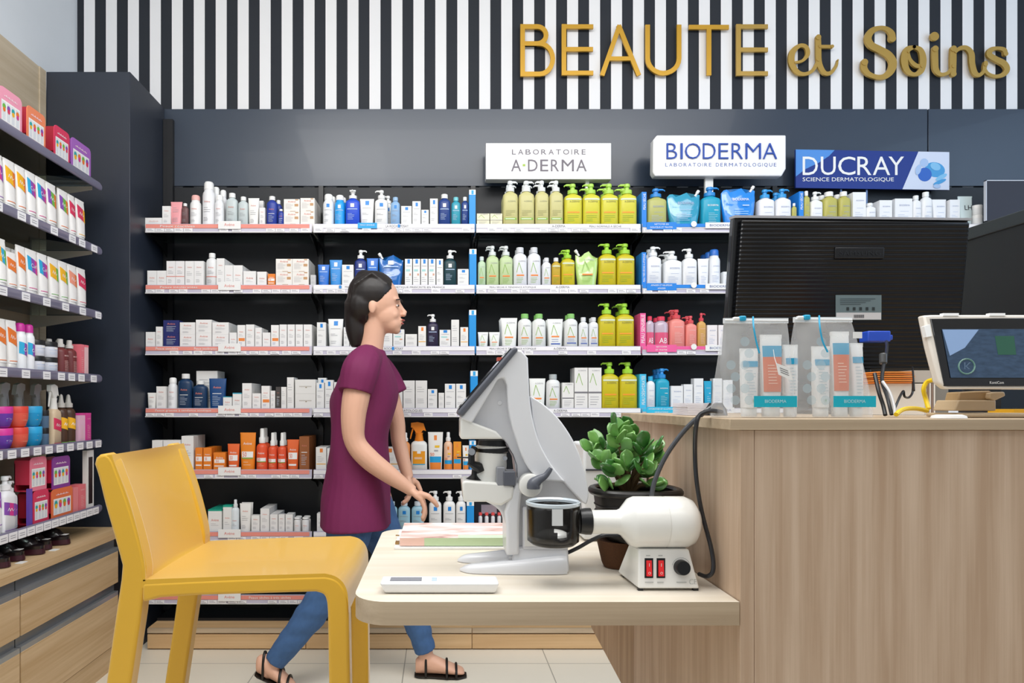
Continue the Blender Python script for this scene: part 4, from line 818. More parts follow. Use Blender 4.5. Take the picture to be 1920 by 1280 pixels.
def hair(r, items, h):
    cnt = collections.Counter(i[0] for i in items); seen = collections.Counter()
    for nm, x0, x1 in items:
        seen[nm] += 1; lb = 'white tube, %s splash' % nm
        if cnt[nm] > 1: lb += ', %s of %s' % (('nearer', 'farther')[seen[nm]-1] if cnt[nm] == 2 else ('near', 'middle', 'far')[seen[nm]-1], {2: 'two', 3: 'three'}[cnt[nm]])
        hh = h
        if nm == 'orange' and (x1-x0) < 19.1 and r == 2 and x0 == 20: hh = h*.8
        lput('', x0, x1, hh, r, lb, c=('T', 'F3F1EE', 'F0EEEA', 'h_'+nm, 0), lab=LW(lb, r))
        lput('', x0, x1, h-.004, r, lb, c=('T', 'F3F1EE', 'F0EEEA', 'h_'+nm, 0), dx=.052, lab=LW(lb+', row behind', r))
hair(1, [('purple', -24, -5), ('purple', -4, 14), ('yellow', 16, 37), ('yellow', 38, 56), ('blue and magenta', 57, 75), ('blue and magenta', 76, 94), ('green and orange', 95, 113), ('green and orange', 117, 135), ('crimson', 136, 148), ('red and yellow', 150, 166)], .186)
hair(2, [('rainbow', -18, 1), ('rainbow', 2, 20), ('orange', 20, 39), ('orange', 40, 56), ('blue and magenta', 57, 78), ('blue and magenta', 79, 97), ('yellow and green', 99, 117), ('yellow and green', 118, 134), ('peach', 135, 151), ('crimson', 152, 168)], .18)
hair(3, [('orange', -20, 0), ('orange', 1, 20), ('orange', 21, 40)], .18)
for i, (x0, x1) in enumerate(((41, 56), (57, 70))):
    lput('', x0, x1, .178, 3, '', c=('a', 'EEF0F4', 'C82C98', 'h_blue and magenta', 0), lab=LW('white can with tall magenta cap, %s' % ('nearer' if i == 0 else 'farther'), 3))
for i, (x0, x1) in enumerate(((71, 93), (94, 117))):
    for s in range(2): lput('', x0, x1, .062, 3, '', c=('J', 'E8EAF4', '111114', 'lrw', 0), dz=s*.0625, lab=LW('black lidded jar, %s %s' % (('lower', 'upper')[s], ('near', 'far')[i]), 3))
for i, (x0, x1) in enumerate(((118, 134), (135, 149))): 
    lput('', x0, x1, .145, 3, '', c=('s', '6E2A2A', 'D8D4D0', 'bip', 0), lab=LW('reddish brown spray bottle, %s' % ('nearer', 'farther')[i], 3))
    lput('', x0, x1, .145, 3, '', c=('s', '6E2A2A', 'D8D4D0', 'bip', 0), dx=.046, lab=LW('reddish brown spray bottle behind, %s' % ('nearer', 'farther')[i], 3))
for i, (x0, x1) in enumerate(((82, 98), (100, 114))): lput('', x0, x1, .150, 3, '', c=('s', 'C9A98C', 'DCD8D4', 'no', 0), dx=.15, lab=LW('clear spray bottle behind the jars, %s' % ('nearer', 'farther')[i], 3))
lput('', 151, 158, .132, 3, '', c=('B', 'F07A88', 'F07A88', 'bip', 0), lab=LW('nearer pink and white carton', 3)); lput('', 159, 166, .132, 3, '', c=('B', 'F3C8CC', 'F07A88', 'bip', 0), lab=LW('farther pale pink carton', 3))
JC = [('E0409C', 'D8389A', 'h_purple', 'magenta'), ('6A3AA8', 'D8389A', 'h_blue and magenta', 'violet'), ('E8604C', 'E04838', 'h_peach', 'red'), ('1C98D0', '2AA6DC', 'h_rainbow', 'blue')]
for i, (x0, x1) in enumerate(((-26, 4), (5, 36), (37, 63), (64, 89))):
    for s in range(2): lput('', x0, x1, .078, 4, '', c=('J', JC[i][0], JC[i][1], JC[i][2], 'bowl'), dz=s*.0785, lab=LW('%s bowl jar, %s of two' % (JC[i][3], ('lower', 'upper')[s]), 4))
for s in range(2): lput('', 90, 101, .07, 4, '', c=('J', '54708C', '151518', 'no', 0), dz=s*.0705, dx=.01, lab=LW('slate jar with black lid, %s' % ('lower', 'upper')[s], 4))
lput('', 102, 118, .245, 4, '', c=('t', 'D8C0A0', 'EDEBE6', 'h_crimson', 'L'), lab=LW('beige bottle with white trigger head', 4), d=.045)
for i, (x0, x1) in enumerate(((6, 26), (34, 54), (68, 84))): lput('', x0, x1, .25, 4, '', c=('t', 'B89C78', 'E4E0DA', 'no', 'R'), dx=.14, d=.045, lab=LW('white trigger spray behind the jars, %s' % ('nearest', 'middle', 'farthest')[i], 4))
for i, (x0, x1) in enumerate(((119, 132), (133, 147))): lput('', x0, x1, .205, 4, '', c=('d', '4A3020', 'C8C4BE', 'h_yellow and green', 0), lab=LW('brown glass bottle with grey nozzle, %s' % ('nearer', 'farther')[i], 4))
lput('', 148, 160, .125, 4, '', c=('B', 'F4C4DC', 'E0489C', 'bip', 0), lab=LW('white and pink carton', 4)); lput('', 161, 171, .125, 4, '', c=('B', 'E0489C', 'E0489C', 'bip', 0), lab=LW('bright pink carton at the end', 4))
lput('', -6, 11, .19, 5, '', c=('T', 'F2F1F4', 'F0F0F2', 'h_purple', 0), lab=LW('white tube with purple flowers', 5))
lput('', 9, 34, .20, 5, '', c=('p', 'F2F2F5', 'F4F4F6', 'h_purple', 'R'), d=.05, lab=LW('large white pump bottle', 5)); lput('', 35, 51, .175, 5, '', c=('p', 'F2F2F5', 'F4F4F6', 'h_purple', 'R'), d=.04, dx=.03, lab=LW('small white pump bottle', 5))
lput('', 55, 61, .14, 5, '', c=('B', '6A4CB0', None, 'no', 0), d=.012, lab=LW('violet upright display card beside pump bottles', 5))
lput('', 62, 92, .128, 5, '', c=('G', 'DC3C60', 'A81830', 'no', 0), lab=LW('crimson gift set under the pink one', 5)); lput('', 56, 88, .128, 5, '', c=('G', 'F08098', 'C8304C', 'no', 0), dz=.1285, lab=LW('pink gift set standing on the crimson one', 5))
lput('', 96, 137, .118, 5, '', c=('G', 'EC7848', 'B02038', 'no', 0), lab=LW('orange gift set under the purple one', 5)); lput('', 97, 132, .128, 5, '', c=('G', '8A3C98', 'C82040', 'no', 0), dz=.1185, lab=LW('purple gift set standing on the orange one', 5))
lput('', 138, 147, .105, 5, '', c=('B', 'F08C90', None, 'no', 0), lab=LW('salmon carton beside orange gift set', 5)); lput('', 148, 161, .112, 5, '', c=('B', 'EE7C84', None, 'bip', 0), lab=LW('salmon pink carton beside the white frame', 5))
lput('', 163, 176, .255, 5, '', c=('f', 'EDEBE8', '2A1A1C', 'no', 0), d=.02, lab=LW('tall narrow white frame with dark centre', 5))
finish_labels()
# base cabinets of the left run
XC = -1.447
for i, (a, b) in enumerate(((2.302, 3.0), (1.60, 2.298))):
    t = thing('drawer_cabinet', 'ash drawer cabinet under the left shelves, %s' % ('farther one beside the column' if i == 0 else 'nearer the camera'), 'cabinet', (-1.65, (a+b)/2, 0), 'drawer cabinets of the left run')
    mb = MB(); mb.box((-1.90, a, .0), (XC-.03, b, .572), W_left); mb.build('carcass', t)
    GH = mat('8E9499', .3, metal=.6)
    for (z0, z1) in ((.375, .515), (.0+.105, .318)):
        mb = MB(); mb.box((XC-.028, a+.0025, z0), (XC, b-.0025, z1), W_left); d_ = mb.build('drawer', t, bevel=.001)
        mb = MB(); mb.box((XC-.026, a+.001, z1+.018), (XC-.020, b-.001, z1+.055), GH); mb.box((XC-.024, a+.001, z1-.001), (XC-.001, b-.001, z1+.018), mat('A9AEB2', .28, metal=.6)); h_ = mb.build('handle_rail', d_)
        h_.parent = d_
    mb = MB(); mb.box((XC-.028, a, .0), (XC-.006, b, .100), W_left); mb.build('plinth', t)
mb = MB(); mb.box((-1.90, 1.5, .574), (XC+.002, 3.106, .602), W_left); o = mb.build('cabinet_top', bevel=.0015, org=(-1.67, 2.3, .574)); tag(o, 'continuous ash top over the left drawer cabinets', 'worktop')
mb = MB(); mb.box((-1.84, 3.004, .01), (XC-.03, 3.10, .572), NEARBLK); o = mb.build('filler_panel', org=(-1.65, 3.05, 0)); tag(o, 'black filler between the left drawers and the dark column', 'panel')
# dark clogs on the cabinet top
CLG = mat('150E12', .3, coat=.4); CLS = mat('3A1420', .4)
for i, (px, dx, lb) in enumerate(((8, .0, 'nearest black clog, heel to the aisle, white tag beside it'), (42, -.012, 'second black clog from the camera, low dark red sole'), (74, .0, 'third black clog from the camera, with white tag'), (97, -.02, 'fourth black clog from the camera, under the shelf'), (122, .0, 'farthest black clog on the cabinet top'))):
    y = 1250*1.53/(CX-px); x0 = XL-.0+dx; t = thing('clog', lb, 'shoe', (x0-.1, y, .6025), 'dark clogs on the cabinet top'); q = .6025
    mb = MB(); mb.loft([(q, .115, .030, 2.6), (q+.004, .12, .034, 2.6), (q+.022, .118, .032, 2.6)], CLS, 24, c=(x0-.1, y)); mb.build('sole', t)
    mb = MB(); mb.loft([(q+.020, .06, .034, 2.3, .03), (q+.040, .062, .036, 2.3, .03), (q+.060, .054, .032, 2.2, .02), (q+.076, .034, .022, 2, .0), (q+.080, .01, .01, 2, .0)], CLG, 24, c=(x0-.1, y)); mb.loft([(q+.020, .116, .032, 2.6), (q+.034, .116, .034, 2.6), (q+.040, .10, .030, 2.6)], CLG, 24, c=(x0-.1, y)); mb.build('upper', t)
    mb = MB(); mb.box((x0+.004, y+.05, q), (x0+.03, y+.085, q+.002), WHITE) if i in (0, 2) else mb.box((x0-.02, y-.012, q+.0405), (x0+.01, y+.012, q+.0415), WHITE); mb.build('size_tag', t)
# ------------------------------------------------------------------ table and counter
TZ = .88; TX0, TX1, TY0, TY1 = -.134, .4515, 1.005, 1.584
mb = MB(); r1 = .055; r2 = .05; out = [(TX1, TY0), (TX1, TY1)]
for q in range(0, 9): a = R(90+q*11.25); out.append((TX0+r2+r2*math.cos(a), TY1-r2+r2*math.sin(a)))
for q in range(0, 9): a = R(180+q*11.25); out.append((TX0+r1+r1*math.cos(a), TY0+r1+r1*math.sin(a)))
n = len(out); zb = TZ-.0355
mb.add([(x, y, zb) for x, y in out]+[(x, y, TZ) for x, y in out], [tuple(range(n))[::-1], tuple(range(n, 2*n))], W_table)
mb.add([(x, y, zb) for x, y in out]+[(x, y, TZ) for x, y in out], [(i, (i+1) % n, n+(i+1) % n, n+i) for i in range(n)], W_edge)
t = thing('desk', 'pale ash desk top with rounded corners, attached to the counter', 'desk', (.1, 1.3, 0)); mb.build('tabletop', t, smooth=30)
CZ = ZP(785, 1.005)
t = thing('service_counter', 'large ash veneered counter with vertical grain, right of the desk', 'counter', (1.4, 1.3, 0))
mb = MB(); mb.box((.475, 1.006, 0), (2.6, 1.56, CZ-.017), W_front); mb.box((.453, 1.0065, 0), (.4745, 1.56, CZ-.017), W_front); mb.build('body', t, bevel=.0008)
mb = MB(); mb.box((.4342, .998, CZ-.0165), (2.62, 1.60, CZ), W_edge); mb.build('countertop', t, bevel=.0008)
mb = MB(); mb.prism([(.4535, 1.561, 0), (.4535, 1.63, 0), (.4535, 1.66, .478), (.4535, 2.0, .508), (.4535, 2.0, .86), (.4535, 1.561, .86)], (.02, 0, 0), W_under); mb.build('knee_panel', t)
# ------------------------------------------------------------------ table microscope (large white stand with a tilted grey screen)
MW = mat('E6E7EA', .28, coat=.2, var=.01); MW2 = mat('DEDFE3', .3, var=.01); MG = mat('5A5D66', .35); MGd = mat('3E4048', .35); CRM = mat('EDECE6', .25, coat=.3, var=.01)
DM = 1.21
def px3(pts, D): return [P(x, y, D) for x, y in pts]
t = thing('exam_microscope', 'white desktop imaging microscope with a tilted dark grey screen', 'microscope', (XP(985, DM), DM, TZ))
def slab(name, pts, dc, half, m, bevel=.004, seg=3, par=None, D=None, smooth=35):
    mb = MB(); d0 = dc-half; mb.prism(px3(pts, D or (dc-half)), (0, 2*half, 0), m)
    return mb.build(name, par or t, bevel=bevel, seg=seg, smooth=smooth)
body = [(863, 784), (868, 777), (966, 655), (978, 657), (990, 671), (993, 742)]+catmull([(993, 742), (999, 785), (1012, 830), (1035, 872), (1064, 908), (1090, 938)], 4)[1:]+[(1092, 958), (1066, 988), (1061, 1030), (1058, 1044), (950, 1044), (948, 985)]+catmull([(948, 985), (942, 966), (930, 951), (912, 941)], 3)[1:]+[(869, 941), (866, 905), (872, 901), (962, 909), (968, 890), (964, 858), (952, 834), (944, 823), (863, 823)]
slab('stand_body', body, DM, .022, MW2, .004)
rim = [(863, 784), (868, 777), (966, 655), (978, 657), (990, 671), (993, 742)]+catmull([(993, 742), (999, 785), (1012, 830), (1035, 872), (1060, 903)], 4)[1:]+[(1018, 905)]+catmull([(1018, 905), (990, 870), (968, 818), (958, 768), (958, 722)], 4)[1:]+[(950, 706), (938, 710), (925, 720), (888, 790), (884, 797)]+[(863, 800)]
slab('rim', [(863, 784), (966, 655), (978, 657), (990, 671), (993, 742)]+catmull([(993, 742), (999, 785), (1012, 830), (1035, 872), (1060, 903)], 4)[1:]+catmull([(1010, 900), (985, 868), (966, 818), (954, 768), (951, 722)], 4)+[(945, 708), (934, 710), (885, 793)], DM, .046, MW, .006)
slab('lens_housing', [(863, 784), (872, 780), (888, 792), (930, 808), (944, 823), (863, 823)], DM, .042, CRM, .004)
slab('lower_arm', [(866, 904), (872, 901), (950, 906), (964, 912), (962, 935), (940, 948)]+catmull([(940, 948), (928, 946), (912, 941)], 3)[1:]+[(869, 941)], DM, .040, CRM, .004)
slab('column', catmull([(946, 960), (956, 930), (968, 905)], 3)+catmull([(982, 905), (975, 960), (974, 1040)], 4)+[(950, 1042), (949, 985)], DM, .038, MW, .005)
slab('rear_shell', catmull([(995, 742), (1020, 758), (1048, 785), (1072, 820), (1088, 855), (1098, 890), (1104, 925), (1100, 946)], 4)+[(1092, 942), (1064, 912)]+catmull([(1064, 912), (1035, 876), (1012, 834), (999, 788)], 4)[1:], DM, .036, MW, .004)
slab('rear_box', [(980, 950), (1066, 950), (1066, 1030), (980, 1030)], DM, .033, MW2, .003)
slab('rear_panel', [(984, 955), (1060, 955), (1060, 1024), (984, 1024)], DM-.0335, .001, OFFW, .0005)
slab('screen', [(857, 776), (861, 768), (960, 653), (966, 649), (973, 655), (869, 779), (864, 781)], DM, .052, MG, .004)
mb = MB(); a = P(861, 768, DM-.052); b = P(960, 653, DM-.052); a.y = b.y = DM; nrm = Vector((-(b.z-a.z), 0, b.x-a.x)).normalized()*.002
mb.prism([a+Vector((0, -.044, 0)), b+Vector((0, -.044, 0)), b+Vector((0, .044, 0)), a+Vector((0, .044, 0))], nrm, mat('20232A', .1, coat=.6)); mb.build('display_glass', t)
mb = MB(); c = P(937, 755, DM-.0222); mb.lathe([(0, .0042), (.0015, .004)], c, (0, -1, 0), MW, 18); mb.build('screw_cap', t)
mb = MB(); a = P(938, 672, DM-.05); mb.box((a.x-.004, DM-.04, a.z-.003), (a.x+.004, DM-.02, a.z+.003), mat('D8604C', .4)); mb.build('red_button', t)
# prongs of the foot
def prong(name, pts):
    mb = MB(); rs = []
    q = catmull(pts, 6)      # (px, D, half width, top z)
    for px, D, hw, zt_ in q:
        x = XP(px, D); rs.append([Vector((x, D-hw, TZ+.001)), Vector((x, D-hw*1.0, TZ+max(.002, (zt_)*.65))), Vector((x, D-hw*.6, TZ+zt_)), Vector((x, D+hw*.6, TZ+zt_)), Vector((x, D+hw, TZ+max(.002, zt_*.65))), Vector((x, D+hw, TZ+.001))])
    mb.rings(rs, MW); return mb.build(name, t, smooth=60)
prong('foot_prong', [(862, 1.192, .004, .004), (880, 1.182, .012, .013), (920, 1.180, .016, .018), (980, 1.180, .019, .024), (1040, 1.182, .021, .030), (1060, 1.184, .019, .030)])
prong('foot_prong', [(858, 1.262, .004, .004), (872, 1.258, .011, .013), (905, 1.252, .015, .018), (945, 1.244, .018, .024), (990, 1.236, .020, .030), (1052, 1.232, .020, .030)])
mb = MB(); a = XP(952, DM); b = XP(1060, DM); mb.hexa([(a, 1.17, TZ+.001), (b, 1.168, TZ+.001), (b, 1.25, TZ+.001), (a, 1.25, TZ+.001), (a+.01, 1.18, TZ+.045), (b, 1.18, TZ+.045), (b, 1.24, TZ+.045), (a+.01, 1.24, TZ+.045)], MW); mb.build('foot', t, bevel=.006, seg=3)
# optics between the jaws
mb = MB(); mb.lathe([(0, .027), (.030, .029), (.062, .029), (.066, .022)], P(920, 901, DM), (0, 0, 1), CRM, 28); mb.build('objective_barrel', t)
mb = MB(); mb.lathe([(0, .026), (.004, .031), (.010, .031), (.012, .026), (.024, .024)], P(922, 850, DM), (0, 0, 1), BLACK, 28); mb.tube([P(890, 838, DM-.02), P(884, 852, DM-.024), P(884, 868, DM-.024)], .006, BLACK, 10); mb.tube([P(878, 866, DM-.02), P(898, 876, DM-.02), P(902, 884, DM-.02)], [.005, .010, .008], BLACK, 10); mb.tube([P(857, 857, DM-.02), P(880, 858, DM-.02)], .0012, BLACK, 6); mb.build('clamp', t)
mb = MB(); mb.lathe([(0, .006), (.012, .006)], P(884, 846, DM-.032), (0, -1, 0), mat('C9CCD0', .2, metal=.9), 14); mb.build('thumbscrew', t); mb = MB(); mb.lathe([(0, .004), (.010, .004)], P(946, 858, DM-.028), (0, -1, 0), mat('C9CCD0', .2, metal=.9), 14); mb.build('thumbscrew', t)
mb = MB(); mb.box(P(931, 912, DM-.040), P(944, 872, DM-.005), mat('8E9096', .35)); mb.box(P(944, 911, DM-.044), P(963, 880, DM-.012), MG); mb.build('grey_module', t, bevel=.002)
mb = MB(); mb.lathe([(0, .020), (.003, .020), (.008, .012), (.012, .007), (.022, .006)], P(891, 902, DM-.004), (0, 0, 1), BLACK, 24); mb.build('black_dome', t)
mb = MB(); mb.lathe([(0, .020), (.004, .021), (.022, .020), (.024, .017)], P(992, 907, DM-.030), (0, -1, 0), CRM, 28); mb.build('lever_hub', t)
mb = MB(); pts = catmull([(1000, 916, .011), (1001, 907, .0112), (1010, 899, .0080), (1022, 892, .0055), (1030, 882, .0045), (1033, 877, .0035)], 5)
mb.tube([P(a, b, DM-.060) for a, b, c in pts], [c for a, b, c in pts], MG, 14, flat=1.0); mb.build('lever', t)
mb = MB(); mb.tube([P(953, 838, DM-.0305), P(962, 852, DM-.0305), P(969, 872, DM-.0305), P(970, 895, DM-.0305)], .0006, MGd, 6); mb.build('panel_seam', t)
# ------------------------------------------------------------------ white desktop printer behind the plant
t = thing('desktop_printer', 'white box shaped printer half hidden behind the plant', 'printer', (XP(1160, 1.5), 1.5, TZ))
mb = MB(); mb.box((XP(1094, 1.44), 1.44, TZ+.004), (XP(1214, 1.44), 1.56, ZP(832, 1.44)), mat('E3E5E6', .4)); mb.build('housing', t, bevel=.006, seg=3)
mb = MB(); mb.box((XP(1098, 1.44), 1.438, ZP(882, 1.44)), (XP(1211, 1.44), 1.4395, ZP(879, 1.44)), MGd); mb.box((XP(1180, 1.44), 1.437, ZP(902, 1.44)), (XP(1207, 1.44), 1.4395, ZP(898, 1.44)), BLACK); mb.build('paper_slot', t)
# ------------------------------------------------------------------ lamp unit with smoked cup
DC = 1.075; kx = XP
t = thing('polishing_lamp_unit', 'cream motor shaped lamp unit with two red rocker switches', 'device', (XP(1250, 1.09), 1.09, TZ))
zc = ZP(980, 1.09); s = 1.09/F
mb = MB(); x0 = XP(1110, 1.09)
mb.lathe([(0, 21*s), (.001, 22*s), ((1160-1110)*s, 22.5*s), ((1166-1110)*s, 25*s), ((1182-1110)*s, 44*s), ((1192-1110)*s, 48*s), ((1246-1110)*s, 48*s), ((1247-1110)*s, 47*s), ((1248.5-1110)*s, 47*s), ((1250-1110)*s, 48*s), ((1286-1110)*s, 48*s), ((1300-1110)*s, 42*s), ((1310-1110)*s, 28*s), ((1313-1110)*s, 12*s)], (x0, 1.10, zc), (1, 0, 0), CRM, 48); mb.build('motor_housing', t, smooth=40)
mb = MB(); f = 1.062; z0 = TZ+.004; z1 = ZP(1026, 1.09)
mb.hexa([(XP(1197, f), f, z0), (XP(1312, f), f, z0), (XP(1312, f), 1.165, z0), (XP(1190, f), 1.165, z0), (XP(1203, f), f+.016, z1), (XP(1299, f), f+.016, z1), (XP(1299, f), 1.13, z1), (XP(1203, f), 1.13, z1)], CRM); mb.build('base', t, bevel=.003, seg=3)
for x, y in ((1202, f+.006), (1306, f+.006), (1200, 1.15), (1306, 1.15)):
    mb = MB(); mb.box((XP(x, f)-.004, y-.004, TZ+.0003), (XP(x, f)+.004, y+.004, TZ+.005), BLACK); mb.build('rubber_foot', t)
def fr(px, py, e=.0008):     # point on the sloping front face
    z = ZP(py, f+.006); k = (z-z0)/(z1-z0); y = f+.016*k; return Vector((XP(px, y), y-e, ZP(py, y)))
for cx in (1216.5, 1239):
    mb = MB(); mb.prism([fr(cx-8, 1046), fr(cx+8, 1046), fr(cx+8, 1083), fr(cx-8, 1083)], (0, .003, 0), BLACK); mb.prism([fr(cx-5, 1050, .0015), fr(cx+5, 1050, .0015), fr(cx+5, 1079, .0035), fr(cx-5, 1079, .0035)], (0, .003, 0), mat('D81F22', .25, coat=.4, emit=.25)); 
    mb.text('I', fr(cx, 1058, .0030), .0008, .005, WHITE); mb.text('O', fr(cx, 1073, .0042), .004, .004, WHITE); mb.build('rocker_switch', t)
mb = MB(); mb.lathe([(0, .0125), (.010, .0115), (.012, .0105)], fr(1277, 1063), (0, -1, .12), BLACK, 30); mb.build('dial_knob', t)
mb = MB(); g = mat('B9BAB6', .5); mb.text('CE', fr(1299, 1090), .012, .009, g)
for x0_, x1_, y in ((1209, 1225, 1091), (1232, 1244, 1091), (1268, 1287, 1091), (1211, 1219, 1041), (1234, 1242, 1041)): mb.add([fr(x0_, y+1), fr(x1_, y+1), fr(x1_, y-1), fr(x0_, y-1)], [(0, 1, 2, 3)], g)
mb.tube([fr(1277+17*math.cos(R(a)), 1062-17*math.sin(R(a)), .0004) for a in range(20, 171, 15)], .0004, g, 6); mb.build('panel_print', t)
mb = MB(); mb.lathe([(0, 23*s), (.010, 25*s), (.018, 25*s), (.019, 23*s)], (XP(1089, 1.09), 1.10, ZP(979, 1.09)), (1, 0, 0), BLACK, 32); mb.build('black_collar', t)
cc = Vector((XP(1037, 1.10), 1.10, 0)); zb_ = ZP(1024, 1.09); zt2 = ZP(946, 1.09); rc = .0435
mb = MB(); n = 48; rs = []
for ri in range(7):      # outer wall with a U shaped notch in front
    k = ri/6; z = zb_+(zt2-zb_)*(.12+.88*k); rs.append((z, rc*(1-.03*(1-k))))
def notch(a, z):
    x = math.cos(a); 
    return False
V = []; Fc = []
for z, r_ in rs:
    for j in range(n): a = 2*PI*j/n; V.append(Vector((cc.x+r_*math.cos(a), cc.y+r_*math.sin(a), z)))
for i in range(6):
    for j in range(n):
        a = math.degrees(2*PI*(j+.5)/n); 
        if 262 < a < 298 and not (i == 0 or (i == 1 and not 268 < a < 292)) : continue
        b0 = i*n+j; b1 = i*n+(j+1) % n; Fc.append((b0, b1, b1+n, b0+n))
mb.add(V, Fc, SMOKE); mb.lathe([(0, rc*.55), (.002, rc*.8), ((zt2-zb_)*.12, rc*.965)], (cc.x, cc.y, zb_), (0, 0, 1), SMOKE, n, cap=(1, 0)); o = mb.build('smoked_cup', t)
md = o.modifiers.new('wall', 'SOLIDIFY'); md.thickness = .0022; md.offset = -1
mb = MB(); mb.lathe([(0, rc*.99), (.002, rc*1.03), (.006, rc*1.03), (.007, rc*.99), (.004, rc*.92), (0, rc*.92)], (cc.x, cc.y, zt2-.002), (0, 0, 1), mat('C9D3DA', .15, coat=.5), n, cap=(0, 0)); mb.build('cup_rim', t)
mb = MB(); mb.ell((cc.x, cc.y, zb_+.016), (.026, .026, .010), mat('D8D8D4', .15, coat=.6), 24, 10); mb.box((cc.x-.009, cc.y-rc-.0012, zt2-.028), (cc.x+.008, cc.y-rc+.002, zt2-.002), mat('DADCDC', .3)); mb.build('inner_reflector', t)
# cables of the lamp unit
CAB = mat('26272B', .35)
mb = MB(); mb.tube([Vector(v) for v in catmull([tuple(P(1311, 1076, 1.10)), tuple(P(1326, 1080, 1.08)), tuple(P(1337, 1068, 1.075)), tuple(P(1334, 1030, 1.085)), tuple(P(1316, 960, 1.10)), tuple(P(1306, 900, 1.10)), tuple(P(1303, 845, 1.10)), tuple(P(1305, 800, 1.07)), tuple(P(1312, 778, 1.07)), tuple(P(1332, 770, 1.07)), tuple(P(1352, 772, 1.09))], 7)], .0036, CAB, 10)
o = mb.build('power_cable', org=P(1340, 770, 1.1)); tag(o, 'black cable looping down the counter side to the lamp unit', 'cable')
mb = MB(); mb.tube([Vector(v) for v in catmull([tuple(P(1221, 935, 1.135)), tuple(P(1228, 900, 1.135)), tuple(P(1250, 852, 1.135)), tuple(P(1285, 805, 1.13)), tuple(P(1318, 775, 1.12)), tuple(P(1340, 761, 1.13)), tuple(P(1352, 765, 1.20))], 7)], .0040, mat('4A4C50', .3), 10)
o = mb.build('power_cable', org=P(1330, 770, 1.12)); tag(o, 'grey black cable running diagonally from counter edge down behind the lamp unit', 'cable')
mb = MB(); mb.tube([Vector(v) for v in catmull([tuple(P(1062, 1037, 1.2)), tuple(P(1085, 1026, 1.19)), tuple(P(1110, 1012, 1.18)), tuple(P(1135, 1003, 1.17)), tuple(P(1175, 1004, 1.165))], 6)], .0034, CAB, 10)
o = mb.build('power_cable', org=P(1100, 1015, 1.18)); tag(o, 'short black cable from the microscope foot towards the pot', 'cable')
# ------------------------------------------------------------------ jade plant
t = thing('potted_jade_plant', 'jade plant with thick glossy leaves in a black woven pot', 'plant', (XP(1190, 1.215), 1.215, TZ)); px_ = XP(1186, 1.22)+.005; py_ = 1.222
COIR = mat('6A4428', .9, var=.5); POT = mat('15120F', .5, var=.2)
mb = MB(); mb.loft([(TZ+.001, .030, .028, 2), (TZ+.01, .034, .030, 2), (TZ+.05, .043, .040, 2)], COIR, 28, c=(XP(1165, 1.215), py_)); mb.build('coir_base', t)
mb = MB(); zr = ZP(920, 1.22); S0 = [(TZ+.046, .045, .042, 2.3), (TZ+.06, .062, .052, 2.5), (zr-.03, .070, .058, 2.6), (zr-.002, .074, .061, 2.6)]
mb.loft(S0, POT, 32, c=(px_, py_), cap=(1, 0))
for i in range(5): z = TZ+.066+i*.012; mb.loft([(z-.004, .0655+i*.001, .0545+i*.001, 2.5), (z, .069+i*.001, .058+i*.001, 2.5), (z+.004, .0655+i*.001, .0545+i*.001, 2.5)], POT, 32, c=(px_, py_), cap=(0, 0))
mb.build('pot', t)
mb = MB(); q = [Vector((px_+.076*math.copysign(abs(math.cos(a))**.8, math.cos(a)), py_+.064*math.copysign(abs(math.sin(a))**.8, math.sin(a)), zr)) for a in [2*PI*i/40 for i in range(41)]]
mb.tube(q, .0075, mat('1C1916', .35), 10); mb.build('pot_rim', t)
mb = MB(); mb.loft([(zr-.018, .068, .056, 2.6), (zr-.014, .068, .056, 2.6)], mat('2A1C12', .95, var=.5), 28, c=(px_, py_)); mb.build('soil', t)
STM = mat('6B5436', .7); LF = [mat('6FA552', .28, coat=.5, var=.3), mat('86BC62', .28, coat=.5, var=.3), mat('437F36', .28, coat=.5, var=.3)]
rnd = random.Random(11); tips = []
base = Vector((XP(1178, 1.22), 1.222, zr-.015)); stems = MB()
BR = [(1120, 862, -.01), (1128, 830, .02), (1150, 815, -.02), (1157, 800, .01), (1178, 822, .0), (1190, 808, .03), (1200, 835, -.03), (1215, 850, .02), (1222, 842, -.02), (1140, 880, -.035), (1165, 868, -.04), (1195, 872, -.045), (1210, 885, .0), (1118, 845, .03), (1145, 842, .035), (1178, 848, .045), (1235, 862, .01), (1132, 905, -.03), (1212, 905, -.04)]
for (x, y, dy) in BR:
    tip = P(x, y, 1.22); tip.y += dy; mid = base.lerp(tip, .5)+Vector((0, 0, .012)); mid.x = base.x+(tip.x-base.x)*.45
    stems.tube([Vector(v) for v in catmull([tuple(base), tuple(mid), tuple(tip)], 5)], [.006-.0004*i for i in range(11)], STM, 8); tips.append((mid, tip))
stems.build('stems', t)
def leaf(mb, c, dirv, L_, W_, m):
    d = dirv.normalized(); side = d.cross(Vector((rnd.uniform(-.4, .4), rnd.uniform(-1, .2), rnd.uniform(.2, 1)))).normalized(); nn = side.cross(d).normalized(); rs = []
    for i in range(8):
        k = i/7; wv = W_*(math.sin(PI*min(1, .05+k*.93)**1.15)**.62 if k < 1 else .05)+.0006; p = c+d*(L_*k)+nn*(.12*L_*k*k); th = .0032*(1-.4*k)
        rs.append([p+side*(wv*math.cos(2*PI*j/10))+nn*(th*math.sin(2*PI*j/10)+.10*wv*math.cos(2*PI*j/10)**2) for j in range(10)])
    mb.rings(rs, m)
k_ = 0
